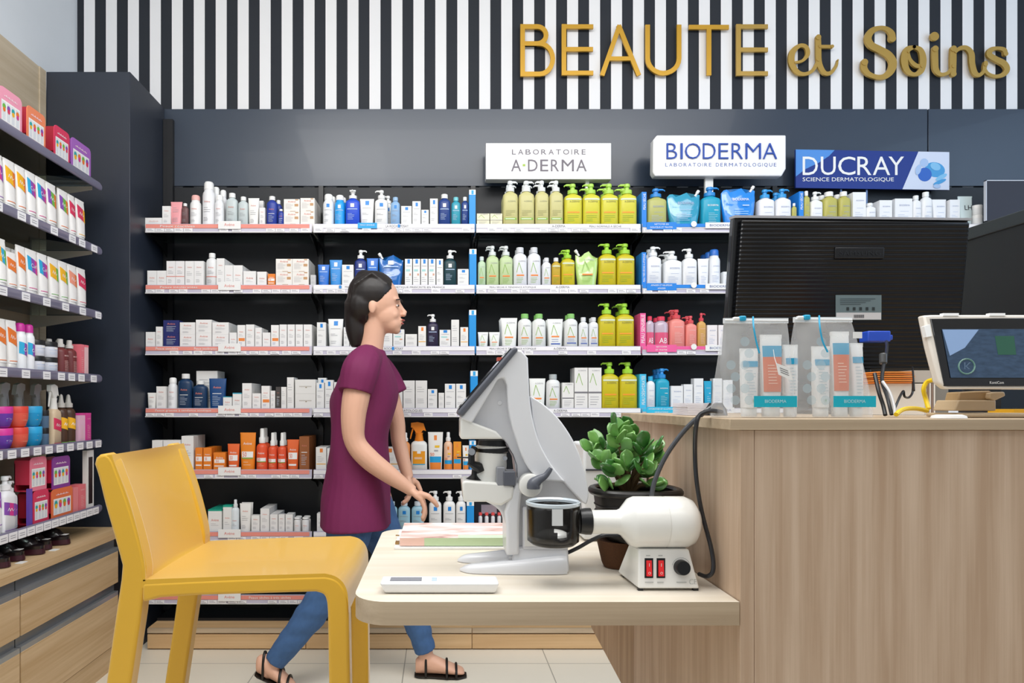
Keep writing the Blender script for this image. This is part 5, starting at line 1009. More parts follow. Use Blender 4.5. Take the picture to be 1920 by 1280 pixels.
for mid, tip in tips:
    axis = (tip-mid).normalized(); n_ = 5
    for j in range(n_):
        a = j*2.4+rnd.random(); up = axis*(.5+.7*(j/n_))+Vector((math.cos(a), math.sin(a)*.8, .25))*.9
        pos = mid.lerp(tip, .45+.55*j/(n_-1)); mb = MB(); leaf(mb, pos, up, rnd.uniform(.026, .036), rnd.uniform(.0105, .0135), LF[rnd.randrange(3)]); mb.build('leaf', t, smooth=60); k_ += 1
# ------------------------------------------------------------------ remote and magazines
t = thing('remote_control', 'white air conditioning remote lying on the desk', 'remote control', (XP(824, 1.065), 1.065, TZ))
y0, y1 = 1.043, 1.088; a, b = XP(711, y0), XP(937, y0); zr = TZ+.018
mb = MB(); mb.hexa([(a+.008, y0+.004, TZ+.0008), (b-.006, y0+.004, TZ+.0008), (b-.006, y1-.004, TZ+.0008), (a+.008, y1-.004, TZ+.0008), (a, y0, zr), (b, y0, zr), (b, y1, zr), (a, y1, zr)], mat('EFF0F0', .3)); mb.build('case', t, bevel=.004, seg=4)
mb = MB(); mb.box((a+.016, y0+.012, zr-.001), (a+.066, y1-.012, zr+.0008), mat('8C8F96', .2)); mb.build('display', t)
for i in range(6):
    mb = MB(); x = a+.082+i*.0115; 
    for yy in (y0+.013, y0+.024): mb.box((x, yy, zr-.001), (x+.008, yy+.007, zr+.0016), WHITE if i else mat('BFD2E4', .4))
    mb.build('button', t, bevel=.001)
t = thing('clipboard_sheet', 'thin white board under the magazine, brown clip at its left', 'board', (XP(870, 1.45), 1.45, TZ))
mb = MB(); mb.box((XP(739, 1.362), 1.362, TZ+.0006), (XP(739, 1.362)+.34, 1.55, TZ+.0045), mat('F4F4F2', .4)); mb.build('sheet', t)
mb = MB(); mb.box((XP(741, 1.39), 1.39, TZ+.005), (XP(741, 1.39)+.008, 1.41, TZ+.009), mat('A8824A', .3, metal=.5)); mb.box((XP(742, 1.48), 1.478, TZ+.005), (XP(742, 1.48)+.008, 1.482, TZ+.007), mat('A8824A', .3, metal=.5)); mb.build('clip', t)
t = thing('magazine', 'thick magazine with a pink and green cover', 'magazine', (XP(870, 1.45), 1.46, TZ))
def cover():
    m = bpy.data.materials.new('magazine_cover'); m.use_nodes = True; nt = m.node_tree; b = nt.nodes['Principled BSDF']; L = nt.links.new
    tc = nt.nodes.new('ShaderNodeTexCoord'); mp = nt.nodes.new('ShaderNodeMapping'); mp.inputs['Scale'].default_value = (5, 16, 5); n = nt.nodes.new('ShaderNodeTexNoise'); n.inputs['Scale'].default_value = 1.6; n.inputs['Detail'].default_value = 3; n.inputs['Distortion'].default_value = .8
    cr = nt.nodes.new('ShaderNodeValToRGB'); e = cr.color_ramp.elements; e[0].position = .30; e[0].color = hexc('B88C84'); e[1].position = .66; e[1].color = hexc('F6F4F4')
    for p_, c_ in ((.40, 'EFC9BE'), (.50, 'F8E4DE'), (.56, 'FAF6F5')): q = e.new(p_); q.color = hexc(c_)
    L(tc.outputs['Object'], mp.inputs[0]); L(mp.outputs[0], n.inputs[0]); L(n.outputs[0], cr.inputs[0]); L(cr.outputs[0], b.inputs['Base Color']); b.inputs['Roughness'].default_value = .25; return m
z0 = TZ+.0095; z1 = TZ+.0215; ya = 1.372; yb = 1.545; xa = XP(750, ya)
mb = MB(); mb.box((xa, ya, z0-.004), (xa+.30, yb, z1), mat('F3EFEC', .5)); mb.build('pages', t)
mb = MB(); mb.box((xa-.0005, ya-.0005, z1), (xa+.3005, yb, z1+.0006), cover()); mb.build('cover', t)
mb = MB(); mb.box((xa-.0005, ya-.0012, z0-.0035), (xa+.05, ya-.0002, z1+.0006), mat('EFC6B6', .4)); mb.box((xa+.05, ya-.0012, z0-.0035), (xa+.3005, ya-.0002, z1+.0006), mat('C3D8AC', .4)); mb.box((xa+.12, ya, z1+.0007), (xa+.3005, ya+.03, z1+.0009), mat('D6E8CC', .4)); mb.build('spine', t)
mb = MB(); mb.text('CARNET', (xa+.165, ya+.018, z1+.0012), .045, .011, mat('EDC6B4', .5), ex=(1, 0, 0), ey=(0, 1, 0)); mb.text('CARNET', (xa+.225, ya+.018, z1+.0012), .05, .011, mat('EDC6B4', .5), ex=(1, 0, 0), ey=(0, 1, 0))
# ------------------------------------------------------------------ yellow bar stool
YE = mat('DCAA26', .45, coat=.15, var=.02)
YE.node_tree.nodes['Principled BSDF'].inputs['Sheen Weight'].default_value = .55; YE.node_tree.nodes['Principled BSDF'].inputs['Sheen Roughness'].default_value = .4; DN, DF = 1.45, 1.86
t = thing('bar_stool', 'mustard yellow moulded plastic bar stool beside the desk', 'stool', (XP(440, 1.65), 1.65, 0))
def sp(pts, d=DN): return [P(x, y, d) for x, y in pts]
tk = .045
for side, yy in (('n', DN), ('f', DF-tk)):
    mb = MB()
    rear = [(176, 870), (179, 858), (186, 852), (197, 850), (206, 855), (213, 866)]+catmull([(213, 866), (240, 940), (262, 1015), (271, 1058), (272, 1075), (270, 1095)], 4)[1:]
    lo = [(270, 1095), (262, 1160), (244, 1280), (216, 1470), (172, 1772), (128, 1772), (165, 1500), (198, 1280), (215, 1160), (226, 1086), (228, 1060)]
    rear += lo[1:]+catmull([(228, 1060), (216, 1015), (196, 945), (184, 895), (176, 870)], 4)[1:-1]
    mb.prism(sp(rear), (0, tk, 0), YE)
    for v in mb.v: v.y += yy-DN
    mb.build('rear_leg_and_stile', t, bevel=.007, seg=3)
    mb = MB()
    fr_ = [(265, 1093), (360, 1088), (482, 1083), (609, 1079)]+catmull([(609, 1079), (626, 1083), (640, 1093), (649, 1108), (653, 1130)], 4)[1:]+[(656, 1280), (660, 1772), (620, 1772), (616, 1280), (614, 1150)]+catmull([(614, 1150), (612, 1128), (606, 1115), (592, 1110)], 4)[1:]+[(482, 1113), (360, 1117), (300, 1121), (266, 1130)]
    mb.prism(sp(fr_), (0, tk, 0), YE)
    for v in mb.v: v.y += yy-DN
    mb.build('front_leg_and_rail', t, bevel=.007, seg=3)
def grid(name, prof, th, dish, dirv, y0=DN+.001, y1=DF-.001, N=18):
    """panel swept across the width from a side profile, gently dished"""
    mb = MB(); prof = [P(x, y, DN) for x, y in prof]; k = len(prof); top = []; bot = []
    for j in range(N+1):
        v = j/N; y = y0+(y1-y0)*v; dd = dish*math.sin(PI*v)
        for i, p in enumerate(prof):
            w_ = math.sin(PI*i/(k-1))**.5 if 0 < i < k-1 else 0; q = Vector((p.x, y, p.z))+dirv*(dd*w_); top.append(q); bot.append(q+dirv*th)
    nv = len(top); fs = []
    for j in range(N):
        for i in range(k-1):
            a = j*k+i; fs.append((a, a+k, a+k+1, a+1)); fs.append((nv+a, nv+a+1, nv+a+k+1, nv+a+k))
    for j in range(N):
        a = j*k; fs.append((a, nv+a, nv+a+k, a+k)); b = j*k+k-1; fs.append((b, b+k, nv+b+k, nv+b))
    for i in range(k-1): fs.append((i, i+1, nv+i+1, nv+i)); a = N*k+i; fs.append((a, nv+a, nv+a+1, a+1))
    mb.add(top+bot, fs, YE); return mb.build(name, t, smooth=50)
seat = [(266, 1089), (300, 1087), (360, 1085), (430, 1082), (500, 1080), (570, 1078)]+catmull([(609, 1077), (628, 1082), (643, 1094), (651, 1112), (653, 1135)], 3)
seat = [(a, b-2.0) for a, b in seat]
grid('seat', seat, .018, .010, Vector((0, 0, -1)), N=16)
back = [(206, 853)]+catmull([(210, 866), (238, 940), (259, 1015), (268, 1060), (269, 1090)], 4)
back = [(a+3.0, b-1) for a, b in back]
grid('backrest', back, .014, .022, Vector((-1, 0, -.15)).normalized(), N=16)
# ------------------------------------------------------------------ things on the counter
def black_back():
    m = bpy.data.materials.new('ribbed_black_plastic'); m.use_nodes = True; nt = m.node_tree; b = nt.nodes['Principled BSDF']; L = nt.links.new
    tc = nt.nodes.new('ShaderNodeTexCoord'); sx = nt.nodes.new('ShaderNodeSeparateXYZ'); w_ = nt.nodes.new('ShaderNodeMath'); w_.operation = 'MULTIPLY'; w_.inputs[1].default_value = 2*PI/.0088
    s_ = nt.nodes.new('ShaderNodeMath'); s_.operation = 'SINE'; n = nt.nodes.new('ShaderNodeTexNoise'); n.inputs['Scale'].default_value = 6
    a = nt.nodes.new('ShaderNodeMath'); a.operation = 'MULTIPLY'; bp = nt.nodes.new('ShaderNodeBump'); bp.inputs['Strength'].default_value = .8; bp.inputs['Distance'].default_value = .0018
    L(tc.outputs['Object'], sx.inputs[0]); L(sx.outputs[2], w_.inputs[0]); L(w_.outputs[0], s_.inputs[0]); L(tc.outputs['Object'], n.inputs[0]); L(s_.outputs[0], a.inputs[0]); L(n.outputs[0], a.inputs[1]); L(a.outputs[0], bp.inputs['Height']); L(bp.outputs[0], b.inputs['Normal'])
    b.inputs['Base Color'].default_value = hexc('06080D'); b.inputs['Roughness'].default_value = .3; b.inputs['Specular IOR Level'].default_value = .35; return m
t = thing('monitor', 'large black monitor seen from its ribbed back', 'monitor', (XP(1600, 1.43), 1.45, CZ))
RB = black_back(); BP = mat('0C0D10', .25, coat=.4); Dt, Db = 1.405, 1.447
def mp_(x, y): # point on the tilted back
    k = (y-404)/(698-404); return P(x, y, Dt+(Db-Dt)*k)
C4 = [mp_(1381, 404), mp_(1826, 410), mp_(1799, 698), mp_(1362, 698)]
mb = MB(); mb.prism([v+Vector((0, .012, 0)) for v in C4], (0, .022, .003), BP); mb.build('bezel', t, bevel=.004, seg=3)
mb = MB(); ins = [mp_(1391, 412), mp_(1819, 417), mp_(1794, 692), mp_(1372, 692)]; mb.prism([ins[0], ins[1], ins[2], ins[3]], (0, .02, .002), RB); mb.build('ribbed_back', t, bevel=.003, org=None)
mb = MB(); mb.prism([mp_(1381, 403)+Vector((0, .006, .0015)), mp_(1826, 408.5)+Vector((0, .006, .0015)), mp_(1826, 410.5)+Vector((0, .006, -.001)), mp_(1381, 405.5)+Vector((0, .006, -.001))], (0, .03, .004), mat('A8A9AE', .3)); mb.build('top_edge', t)
mb = MB(); mb.prism([mp_(1565, 464)-Vector((0, .003, 0)), mp_(1657, 464)-Vector((0, .003, 0)), mp_(1656, 485)-Vector((0, .003, 0)), mp_(1564, 485)-Vector((0, .003, 0))], (0, .005, 0), mat('101114', .4)); mb.build('logo_plate', t, bevel=.0015)
mb = MB(); c = mp_(1611, 474.5)-Vector((0, .0036, 0)); mb.text('SAMSUNG', c, 78*Dt/F, 9.5*Dt/F, mat('1E2024', .3)); mb.build('logo_lettering', t)
mb = MB(); e = Vector((0, -.0014, 0)); mb.add([mp_(1566, 553)+e, mp_(1652, 553)+e, mp_(1652, 600)+e, mp_(1566, 600)+e], [(0, 1, 2, 3)], mat('6F8286', .3)); mb.add([mp_(1567, 586)+e*1.3, mp_(1651, 586)+e*1.3, mp_(1651, 599)+e*1.3, mp_(1567, 599)+e*1.3], [(0, 1, 2, 3)], mat('D8DADC', .4))
for i in range(14): x = 1600+i*1.4; mb.add([mp_(x, 590)+e*1.6, mp_(x+.7, 590)+e*1.6, mp_(x+.7, 596)+e*1.6, mp_(x, 596)+e*1.6], [(0, 1, 2, 3)], BLACK)
for i in range(5): x = 1586+i*12; mb.add([mp_(x, 576)+e*1.6, mp_(x+5, 576)+e*1.6, mp_(x+5, 582)+e*1.6, mp_(x, 582)+e*1.6], [(0, 1, 2, 3)], mat('2C3638', .4))
for i in range(4): mb.add([mp_(1574, 560+i*3.4)+e*1.6, mp_(1640-i*9, 560+i*3.4)+e*1.6, mp_(1640-i*9, 561+i*3.4)+e*1.6, mp_(1574, 561+i*3.4)+e*1.6], [(0, 1, 2, 3)], mat('3C4A4E', .4))
mb.build('rating_label', t)
sx = XP(1600, 1.46); mb = MB(); mb.box((sx-.035, 1.45, CZ+.012), (sx+.035, 1.475, ZP(640, 1.44)), BP); mb.build('stand_neck', t, bevel=.004)
mb = MB(); mb.loft([(CZ+.0005, .12, .085, 2.4), (CZ+.008, .118, .083, 2.4), (CZ+.013, .10, .07, 2.4)], BP, 32, c=(sx, 1.48)); mb.build('stand_base', t)
t = thing('monitor', 'dark monitor turned sideways at the right edge, behind the ribbed one', 'monitor', (1.30, 1.75, CZ)); zt3 = ZP(425, 1.6)
mb = MB(); mb.prism([(1.285, 1.38, CZ+.10), (1.285, 1.38, zt3), (1.285, 1.93, zt3), (1.285, 1.93, CZ+.10)], (.035, 0, 0), mat('191C1E', .35)); mb.build('housing', t, bevel=.003)
mb = MB(); mb.prism([(1.281, 1.37, zt3-.028), (1.281, 1.37, zt3+.002), (1.281, 1.94, zt3+.002), (1.281, 1.94, zt3-.028)], (.02, 0, 0), mat('2C3234', .3)); mb.build('bezel', t, bevel=.002)
mb = MB(); mb.box((1.30, 1.58, CZ+.001), (1.33, 1.66, CZ+.12), BP); mb.box((1.24, 1.52, CZ+.001), (1.44, 1.595, CZ+.012), BP); mb.build('stand', t)
mb = MB(); mb.box((XP(1850, 3.2), 3.20, ZR[0]-.001), (XP(2100, 3.2), 3.212, ZP(339, 3.2)), mat('1D1926', .5)); mb.box((XP(1848.5, 3.2), 3.199, ZR[0]-.001), (XP(1850, 3.2), 3.213, ZP(337.5, 3.2)), mat('C8CCD4', .3)); mb.box((XP(1848.5, 3.2), 3.199, ZP(339, 3.2)), (XP(2100, 3.2), 3.213, ZP(337.5, 3.2)), mat('C8CCD4', .3))
o = mb.build('promotional_board', org=(XP(1900, 3.2), 3.2, ZR[0])); tag(o, 'dark purple rectangular panel with a thin pale rim, at the right edge', 'panel')
# customer display
IV = mat('E6DED2', .35, coat=.2); t = thing('customer_display', 'small customer screen in a clear cream frame on a beige stand', 'display', (XP(1850, 1.10), 1.12, CZ)); DT, DB_ = 1.085, 1.055
def dp_(x, y, e=0): k = (y-590)/(722-590); return P(x, y, DT+(DB_-DT)*k)+Vector((0, -e, 0))
mb = MB(); mb.prism([dp_(1732, 591), dp_(1748, 590), dp_(1930, 590), dp_(1960, 590), dp_(1962, 730), dp_(1776, 729), dp_(1762, 718), dp_(1744, 650)], (0, .016, 0), IV); mb.build('frame', t, bevel=.003)
mb = MB(); mb.prism([dp_(1743, 597, .002), dp_(1955, 596, .002), dp_(1955, 724, .002), dp_(1770, 724, .002)], (0, .006, 0), mat('06070A', .08, coat=.8)); mb.build('glass_front', t, bevel=.001)
def screen_mat():
    m = bpy.data.materials.new('standby_screen'); m.use_nodes = True; nt = m.node_tree; b = nt.nodes['Principled BSDF']; n = nt.nodes.new('ShaderNodeTexNoise'); n.inputs['Scale'].default_value = 12
    cr = nt.nodes.new('ShaderNodeValToRGB'); cr.color_ramp.elements[0].color = hexc('1C2836'); cr.color_ramp.elements[1].color = hexc('34465C'); nt.links.new(n.outputs[0], cr.inputs[0]); nt.links.new(cr.outputs[0], b.inputs['Base Color']); nt.links.new(cr.outputs[0], b.inputs['Emission Color']); b.inputs['Emission Strength'].default_value = .7; b.inputs['Roughness'].default_value = .12; return m
mb = MB(); mb.add([dp_(1763, 617, .003), dp_(1950, 617, .003), dp_(1950, 708, .003), dp_(1780, 708, .003)], [(0, 3, 2, 1)][::-1], screen_mat()); mb.add([dp_(1764, 618, .0034), dp_(1832, 618, .0034), dp_(1806, 652, .0034), dp_(1778, 667, .0034)], [(0, 3, 2, 1)], mat('7F98BC', .2, emit=.25))
mb.add([dp_(1862, 630, .0034), dp_(1898, 630, .0034), dp_(1902, 665, .0034), dp_(1868, 665, .0034)], [(0, 3, 2, 1)], mat('27503F', .3, emit=.3)); mb.tube([dp_(1809+15*math.cos(R(a)), 687+14*math.sin(R(a)), .0038) for a in range(0, 361, 20)], .0012, mat('54756A', .3, emit=.3), 6); mb.text('K', dp_(1811, 687, .0042), .012, .013, mat('54687E', .3, emit=.3)); mb.build('screen', t)
mb = MB(); mb.text('KontiCom', dp_(1865.5, 717, .0035), 26*1.06/F, 5*1.06/F, WHITE); mb.build('maker_lettering', t)
mb = MB()
for a, b in ((1768, 1797), (1855, 1884)): mb.prism([dp_(a, 592, .001), dp_(b, 592, .001), dp_(b, 587, .001), dp_(a, 587, .001)], (0, .008, 0), WHITE)
mb.prism([dp_(1731, 612, .002), dp_(1742, 608, .002), dp_(1746, 630, .002), dp_(1736, 632, .002)], (0, .008, 0), WHITE); mb.build('clip', t)
BG_ = mat('CDB592', .4); mb = MB(); mb.prism([P(1798, 750, 1.09), P(1868, 750, 1.09), P(1868, 770, 1.09), P(1790, 770, 1.09)], (0, .05, 0), BG_); mb.prism([P(1800, 735, 1.10), P(1858, 732, 1.10), P(1864, 752, 1.10), P(1796, 752, 1.10)], (0, .03, 0), mat('B89A70', .4)); mb.prism([P(1858, 736, 1.09), P(1884, 734, 1.09), P(1886, 742, 1.09), P(1864, 752, 1.09), P(1856, 746, 1.09)], (0, .03, 0), BG_); mb.box((XP(1785, 1.10), 1.07, CZ+.0005), (XP(1960, 1.10), 1.16, CZ+.007), BG_); mb.build('stand', t, bevel=.002)
mb = MB(); mb.loft([(CZ+.0005, .026, .018, 2), (CZ+.004, .025, .017, 2), (CZ+.006, .018, .012, 2)], WHITE, 24, c=(XP(1779, 1.03), 1.03)); o = mb.build('card_reader_puck', org=(XP(1779, 1.03), 1.03, CZ)); tag(o, 'small flat white oval object at the foot of the customer screen', 'puck')
mb = MB(); mb.box((XP(1868, 1.28), 1.24, CZ+.001), (XP(1990, 1.28), 1.30, CZ+.012), mat('D8A41C', .45)); o = mb.build('folder', org=(1.1, 1.27, CZ)); tag(o, 'flat yellow folder behind the stand of the customer screen', 'folder')
# papers and cables behind the pouches
mb = MB(); mb.box((XP(1655, 1.30), 1.30, CZ+.0005), (XP(1734, 1.30), 1.38, ZP(719, 1.30)), mat('ECE7DF', .5)); 
for i in range(5): mb.box((XP(1735+i*4, 1.30), 1.30, CZ+.0005), (XP(1737.5+i*4, 1.30), 1.38, ZP(718, 1.30)), (mat('F0EEEA', .5), mat('9A8478', .5))[i % 2])
o = mb.build('paper_box', org=(XP(1700, 1.3), 1.34, CZ)); tag(o, 'pale paper filing box under the orange edged stack', 'box')
mb = MB(); rnd = random.Random(3)
for i in range(6):
    z = ZP(718.5-i*3.9, 1.30); mb.box((XP(1643+rnd.uniform(-2, 2), 1.30), 1.295, z), (XP(1710+rnd.uniform(-3, 3), 1.30), 1.37, z+.0028), mat(('E07A28', 'F09A48')[i % 2], .5))
o = mb.build('card_stack', org=(XP(1676, 1.3), 1.33, ZP(718, 1.3))); tag(o, 'stack of orange edged booklets behind the pouches', 'booklets')
mb = MB(); mb.box((XP(1714, 1.30), 1.30, ZP(717, 1.3)), (XP(1760, 1.30), 1.37, ZP(694, 1.3)), mat('C6C0B8', .5)); o = mb.build('notepad', org=(XP(1736, 1.3), 1.33, ZP(717, 1.3))); tag(o, 'grey white notepad beside the orange edged stack', 'notepad')
mb = MB(); mb.box((XP(1752, 1.31), 1.34, CZ+.001), (XP(1800, 1.31), 1.42, ZP(722, 1.31)), mat('8B8A86', .5)); o = mb.build('grey_box', org=(XP(1776, 1.31), 1.38, CZ)); tag(o, 'grey box behind the left foot of the customer screen', 'box')
def cab(pts, r_, m, label, cat='cable', n='cable'):
    mb = MB(); mb.tube([Vector(v) for v in catmull([tuple(P(*p)) for p in pts], 7)], r_, m, 8); o = mb.build(n, org=P(*pts[0])); return tag(o, label, cat)
cab([(1716, 728, 1.22), (1724, 728, 1.2), (1720, 716, 1.22), (1714, 732, 1.2), (1712, 700, 1.25), (1711, 690, 1.27), ][3:]+[(1710, 688, 1.285)], .0016, BLACK, 'thin black wire hanging beside the orange edged stack')
cab([(1712, 716, 1.24), (1711, 735, 1.24), (1704, 745, 1.22), (1696, 743, 1.2), (1694, 733, 1.2), (1688, 742, 1.18), (1680, 760, 1.16), (1674, 775, 1.15)], .0020, BLACK, 'black hooked wire rising from the counter near the yellow cable')
cab([(1680, 777, 1.08), (1688, 770, 1.09), (1700, 766, 1.10), (1720, 766, 1.12), (1738, 770, 1.13)], .0036, mat('F2CF18', .4), 'yellow cable arching low over the counter edge')
cab([(1750, 712, 1.17), (1738, 716, 1.18), (1732, 730, 1.18), (1736, 748, 1.18), (1741, 766, 1.17)], .0038, mat('F2CF18', .4), 'yellow cable hanging left of the customer screen')
cab([(1662, 640, 1.325), (1663, 650, 1.30), (1661, 668, 1.26), (1656, 690, 1.22), (1654, 715, 1.18), (1664, 745, 1.13), (1672, 777, 1.11)], .0030, mat('2A2B2E', .3), 'black video cable dropping from the blue plug')
cab([(1640, 700, 1.14), (1648, 735, 1.12), (1656, 760, 1.11), (1660, 778, 1.10)], .0032, BLACK, 'thick black cable close to the right pouch')
cab([(1655, 715, 1.16), (1668, 735, 1.14), (1676, 760, 1.12), (1678, 777, 1.10)], .0024, mat('C8C8C8', .4), 'pale grey cable between the black ones')
t = thing('video_plug', 'blue video plug with ferrite block at the back of the monitor', 'plug', P(1645, 632, 1.34)); mb = MB(); mb.box(P(1628, 640, 1.33), P(1652, 623, 1.36), mat('2A52C8', .35)); mb.box(P(1652, 637, 1.335), P(1664, 629, 1.352), mat('2A52C8', .35)); mb.build('plug_body', t, bevel=.002)
mb = MB(); mb.lathe([(0, .005), (.002, .0065), (.018, .0065), (.020, .005)], P(1656, 682, 1.235), (.12, .2, .97), mat('4A4C4E', .35), 16); mb.build('ferrite_core', t)
# business cards and card holder at the counter's left end
mb = MB(); rnd = random.Random(5)
for i in range(9): z = CZ+.0006+i*.0026; dx = rnd.uniform(-.0006, .0006); mb.box((XP(1278, 1.30)+dx, 1.27, z), (XP(1319, 1.30)+dx, 1.35, z+.0022), mat('ECEAF2', .5))
o = mb.build('card_stack', org=(XP(1298, 1.3), 1.3, CZ)); tag(o, 'small stack of white cards at the left end of the counter', 'card stack')
mb = MB(); mb.loft([(CZ+.0005, .022, .03, 2.5), (CZ+.012, .021, .028, 2.4), (CZ+.024, .014, .02, 2)], mat('0C0C0E', .15, coat=.5), 24, c=(XP(1338, 1.28), 1.28)); o = mb.build('computer_mouse', org=(XP(1338, 1.28), 1.28, CZ)); tag(o, 'glossy black mouse beside the white card stack', 'mouse')
# ------------------------------------------------------------------ frosted pouches with their tubes
TB = mat('1C9FC8', .4); OR2 = mat('E0703C', .4); TQ = mat('12B4CC', .35)
def pouch(xl, xr, xtl, xtr, yt, label, dz, tag_px, band):
    D = 1.05; t = thing('clear_pouch', label, 'pouch', P((xl+xr)/2, 782, D+.03))
    mb = MB(); rs = []; N = 8; z0 = CZ+.0012
    for i in range(N+1):
        k = i/N; xa = XP(xl+(xtl-xl)*k**1.3, D); xb = XP(xr+(xtr-xr)*k**1.3, D); z = z0+(ZP(yt+8, D)-z0)*k; th = .034*(1-k**1.6)+.0022; c = D+.036; r_ = []; n = 28
        for j in range(n):
            a = 2*PI*(j+.5)/n; r_.append(Vector(((xa+xb)/2+(xb-xa)/2*math.copysign(abs(math.cos(a))**.5, math.cos(a)), c+th*math.copysign(abs(math.sin(a))**.5, math.sin(a))+.0015*math.sin(a*5+k*7)*k, z)))
        rs.append(r_)
    mb.rings(rs, FILM, cap=(1, 0)); mb.build('film_bag', t, smooth=60)
    mb = MB(); mb.box((XP(xtl, D)-.001, D+.0335, ZP(yt+11, D)), (XP(xtr, D)+.001, D+.0385, ZP(yt+1, D)), mat('E9EDEF', .35)); mb.tube([(XP(xtl, D), D+.034, ZP(yt+5, D)), (XP(xtr, D), D+.034, ZP(yt+6, D))], .0016, mat('F4F4F4', .3), 8); mb.build('zip_top', t)
    mb = MB(); mb.box((XP(tag_px, D), D+.029, ZP(yt+7, D)), (XP(tag_px+12, D), D+.040, ZP(yt-3, D)), mat('1FA6CF', .35)); mb.box((XP(tag_px-12, D), D+.030, ZP(yt+6, D)), (XP(tag_px, D), D+.039, ZP(yt-1, D)), WHITE); mb.build('zip_slider', t, bevel=.002)
    mb = MB(); x = tag_px+8; mb.tube([Vector(v) for v in catmull([tuple(P(x, yt+4, D+.022)), tuple(P(x+1, yt+22, D+.0)), tuple(P(x+6, yt+50, D-.004)), tuple(P(x+12+dz, yt+72, D-.006))], 6)], .0013, TB, 8); mb.build('zip_cord', t)
    mb = MB(); b0, b1 = band; n = 10; yf = D-.0009
    mb.add([(XP(b0+(b1-b0)*i/n, D), yf, ZP(y, D)) for i in range(n+1) for y in (763, 742)], [(2*i, 2*i+2, 2*i+3, 2*i+1) for i in range(n)], TQ)
    mb.text('BIODERMA', (XP((b0+b1)/2, D), yf-.0004, ZP(752, D)), 40*D/F, 6*D/F, mat('BFEAF2', .4)); mb.build('band_label', t)
    mb = MB(); rn = random.Random(int(xl))
    for i in range(6):
        for j in range(2):
            cx, cy = XP(xl+14+j*26+(i % 2)*8, D), ZP(640+i*22, D); m_ = 12
            if i < 2 and j == 0: continue
            mb.add([(cx+.0075*math.cos(2*PI*q/m_), D+.0005+.0, cz_) for q, cz_ in ((q, cy+.0075*math.sin(2*PI*q/m_)) for q in range(m_))], [tuple(range(m_))[::1]], mat('BCD3DC', .4, alpha=.45))
    mb.build('printed_dots', t)
    return t
pouch(1357, 1503, 1376, 1498, 590, 'left frosted zip pouch with blue zip cord, on the counter', 0, 1404, (1413, 1494))
pouch(1500, 1651, 1512, 1622, 588, 'right frosted zip pouch with blue zip cord, on the counter', 4, 1528, (1562, 1642))
def pt(code, x0, x1, y, c, lab):
    D = 1.068; w_ = (x1-x0)*D/F; o = put('tube', w_, ZP(y, D)-CZ-.002, .026, c[0], c[1], c[2], 0, (XP((x0+x1)/2, D+.015), D+.017, CZ+.002), 0, '', (0,), lab)
STY['bt1'] = [('r', -.46, .70, .46, .80, TB)]+lines(-.3, .34, .2, .66, 9, mat('B9C9CF', .5))+[('r', .0, .10, .1, .13, GRN)]
STY['bt2'] = [('r', -.5, .70, .5, .86, TB), ('r', -.5, .20, .5, .70, OR2)]+lines(-.3, .3, .3, .6, 7, mat('F4C4A8', .5))+[('r', .0, .09, .12, .12, GRN)]
CT = ('F0F0EE', 'F2F2F0')
pt('', 1388, 1422, 652, CT+('bt1',), 'white tube with teal band, leftmost in the left pouch'); pt('', 1426, 1466, 626, CT+('bt2',), 'tall tube with orange panel in the left pouch'); pt('', 1469, 1496, 645, CT+('bt1',), 'white tube with teal band, right of the orange tube in left pouch')
pt('', 1523, 1556, 648, CT+('bt1',), 'white tube with teal band, left in the right pouch'); pt('', 1558, 1592, 620, CT+('bt2',), 'tall tube with orange panel in the right pouch'); pt('', 1594, 1618, 642, CT+('bt1',), 'white tube with teal band, rightmost in the right pouch')
mb = MB(); a = [P(1455, 680, 1.043), P(1481, 690, 1.040), P(1486, 713, 1.040), P(1460, 702, 1.043)]; mb.prism(a, (0, .0008, 0), WHITE); 
for i in range(3): mb.add([a[0].lerp(a[3], .3+.18*i).lerp(a[1].lerp(a[2], .3+.18*i), .2)-Vector((0, .0004, 0)), a[0].lerp(a[3], .3+.18*i).lerp(a[1].lerp(a[2], .3+.18*i), .8)-Vector((0, .0004, 0)), a[0].lerp(a[3], .36+.18*i).lerp(a[1].lerp(a[2], .36+.18*i), .8)-Vector((0, .0004, 0)), a[0].lerp(a[3], .36+.18*i).lerp(a[1].lerp(a[2], .36+.18*i), .2)-Vector((0, .0004, 0))], [(3, 2, 1, 0)], mat('6C6C70', .5))
mb.tube([P(1456, 682, 1.042), P(1452, 670, 1.046), P(1450, 655, 1.047)], .0005, WHITE, 6)
o = mb.build('price_sticker', org=P(1470, 695, 1.043)); tag(o, 'small tilted white price label on the front of the left pouch', 'price label')
mb = MB(); mb.box(P(1600, 634, 1.0480), P(1616, 622, 1.0488), WHITE); o = mb.build('price_sticker', org=P(1608, 628, 1.048)); tag(o, 'small square white sticker near the top of the right pouch', 'sticker')
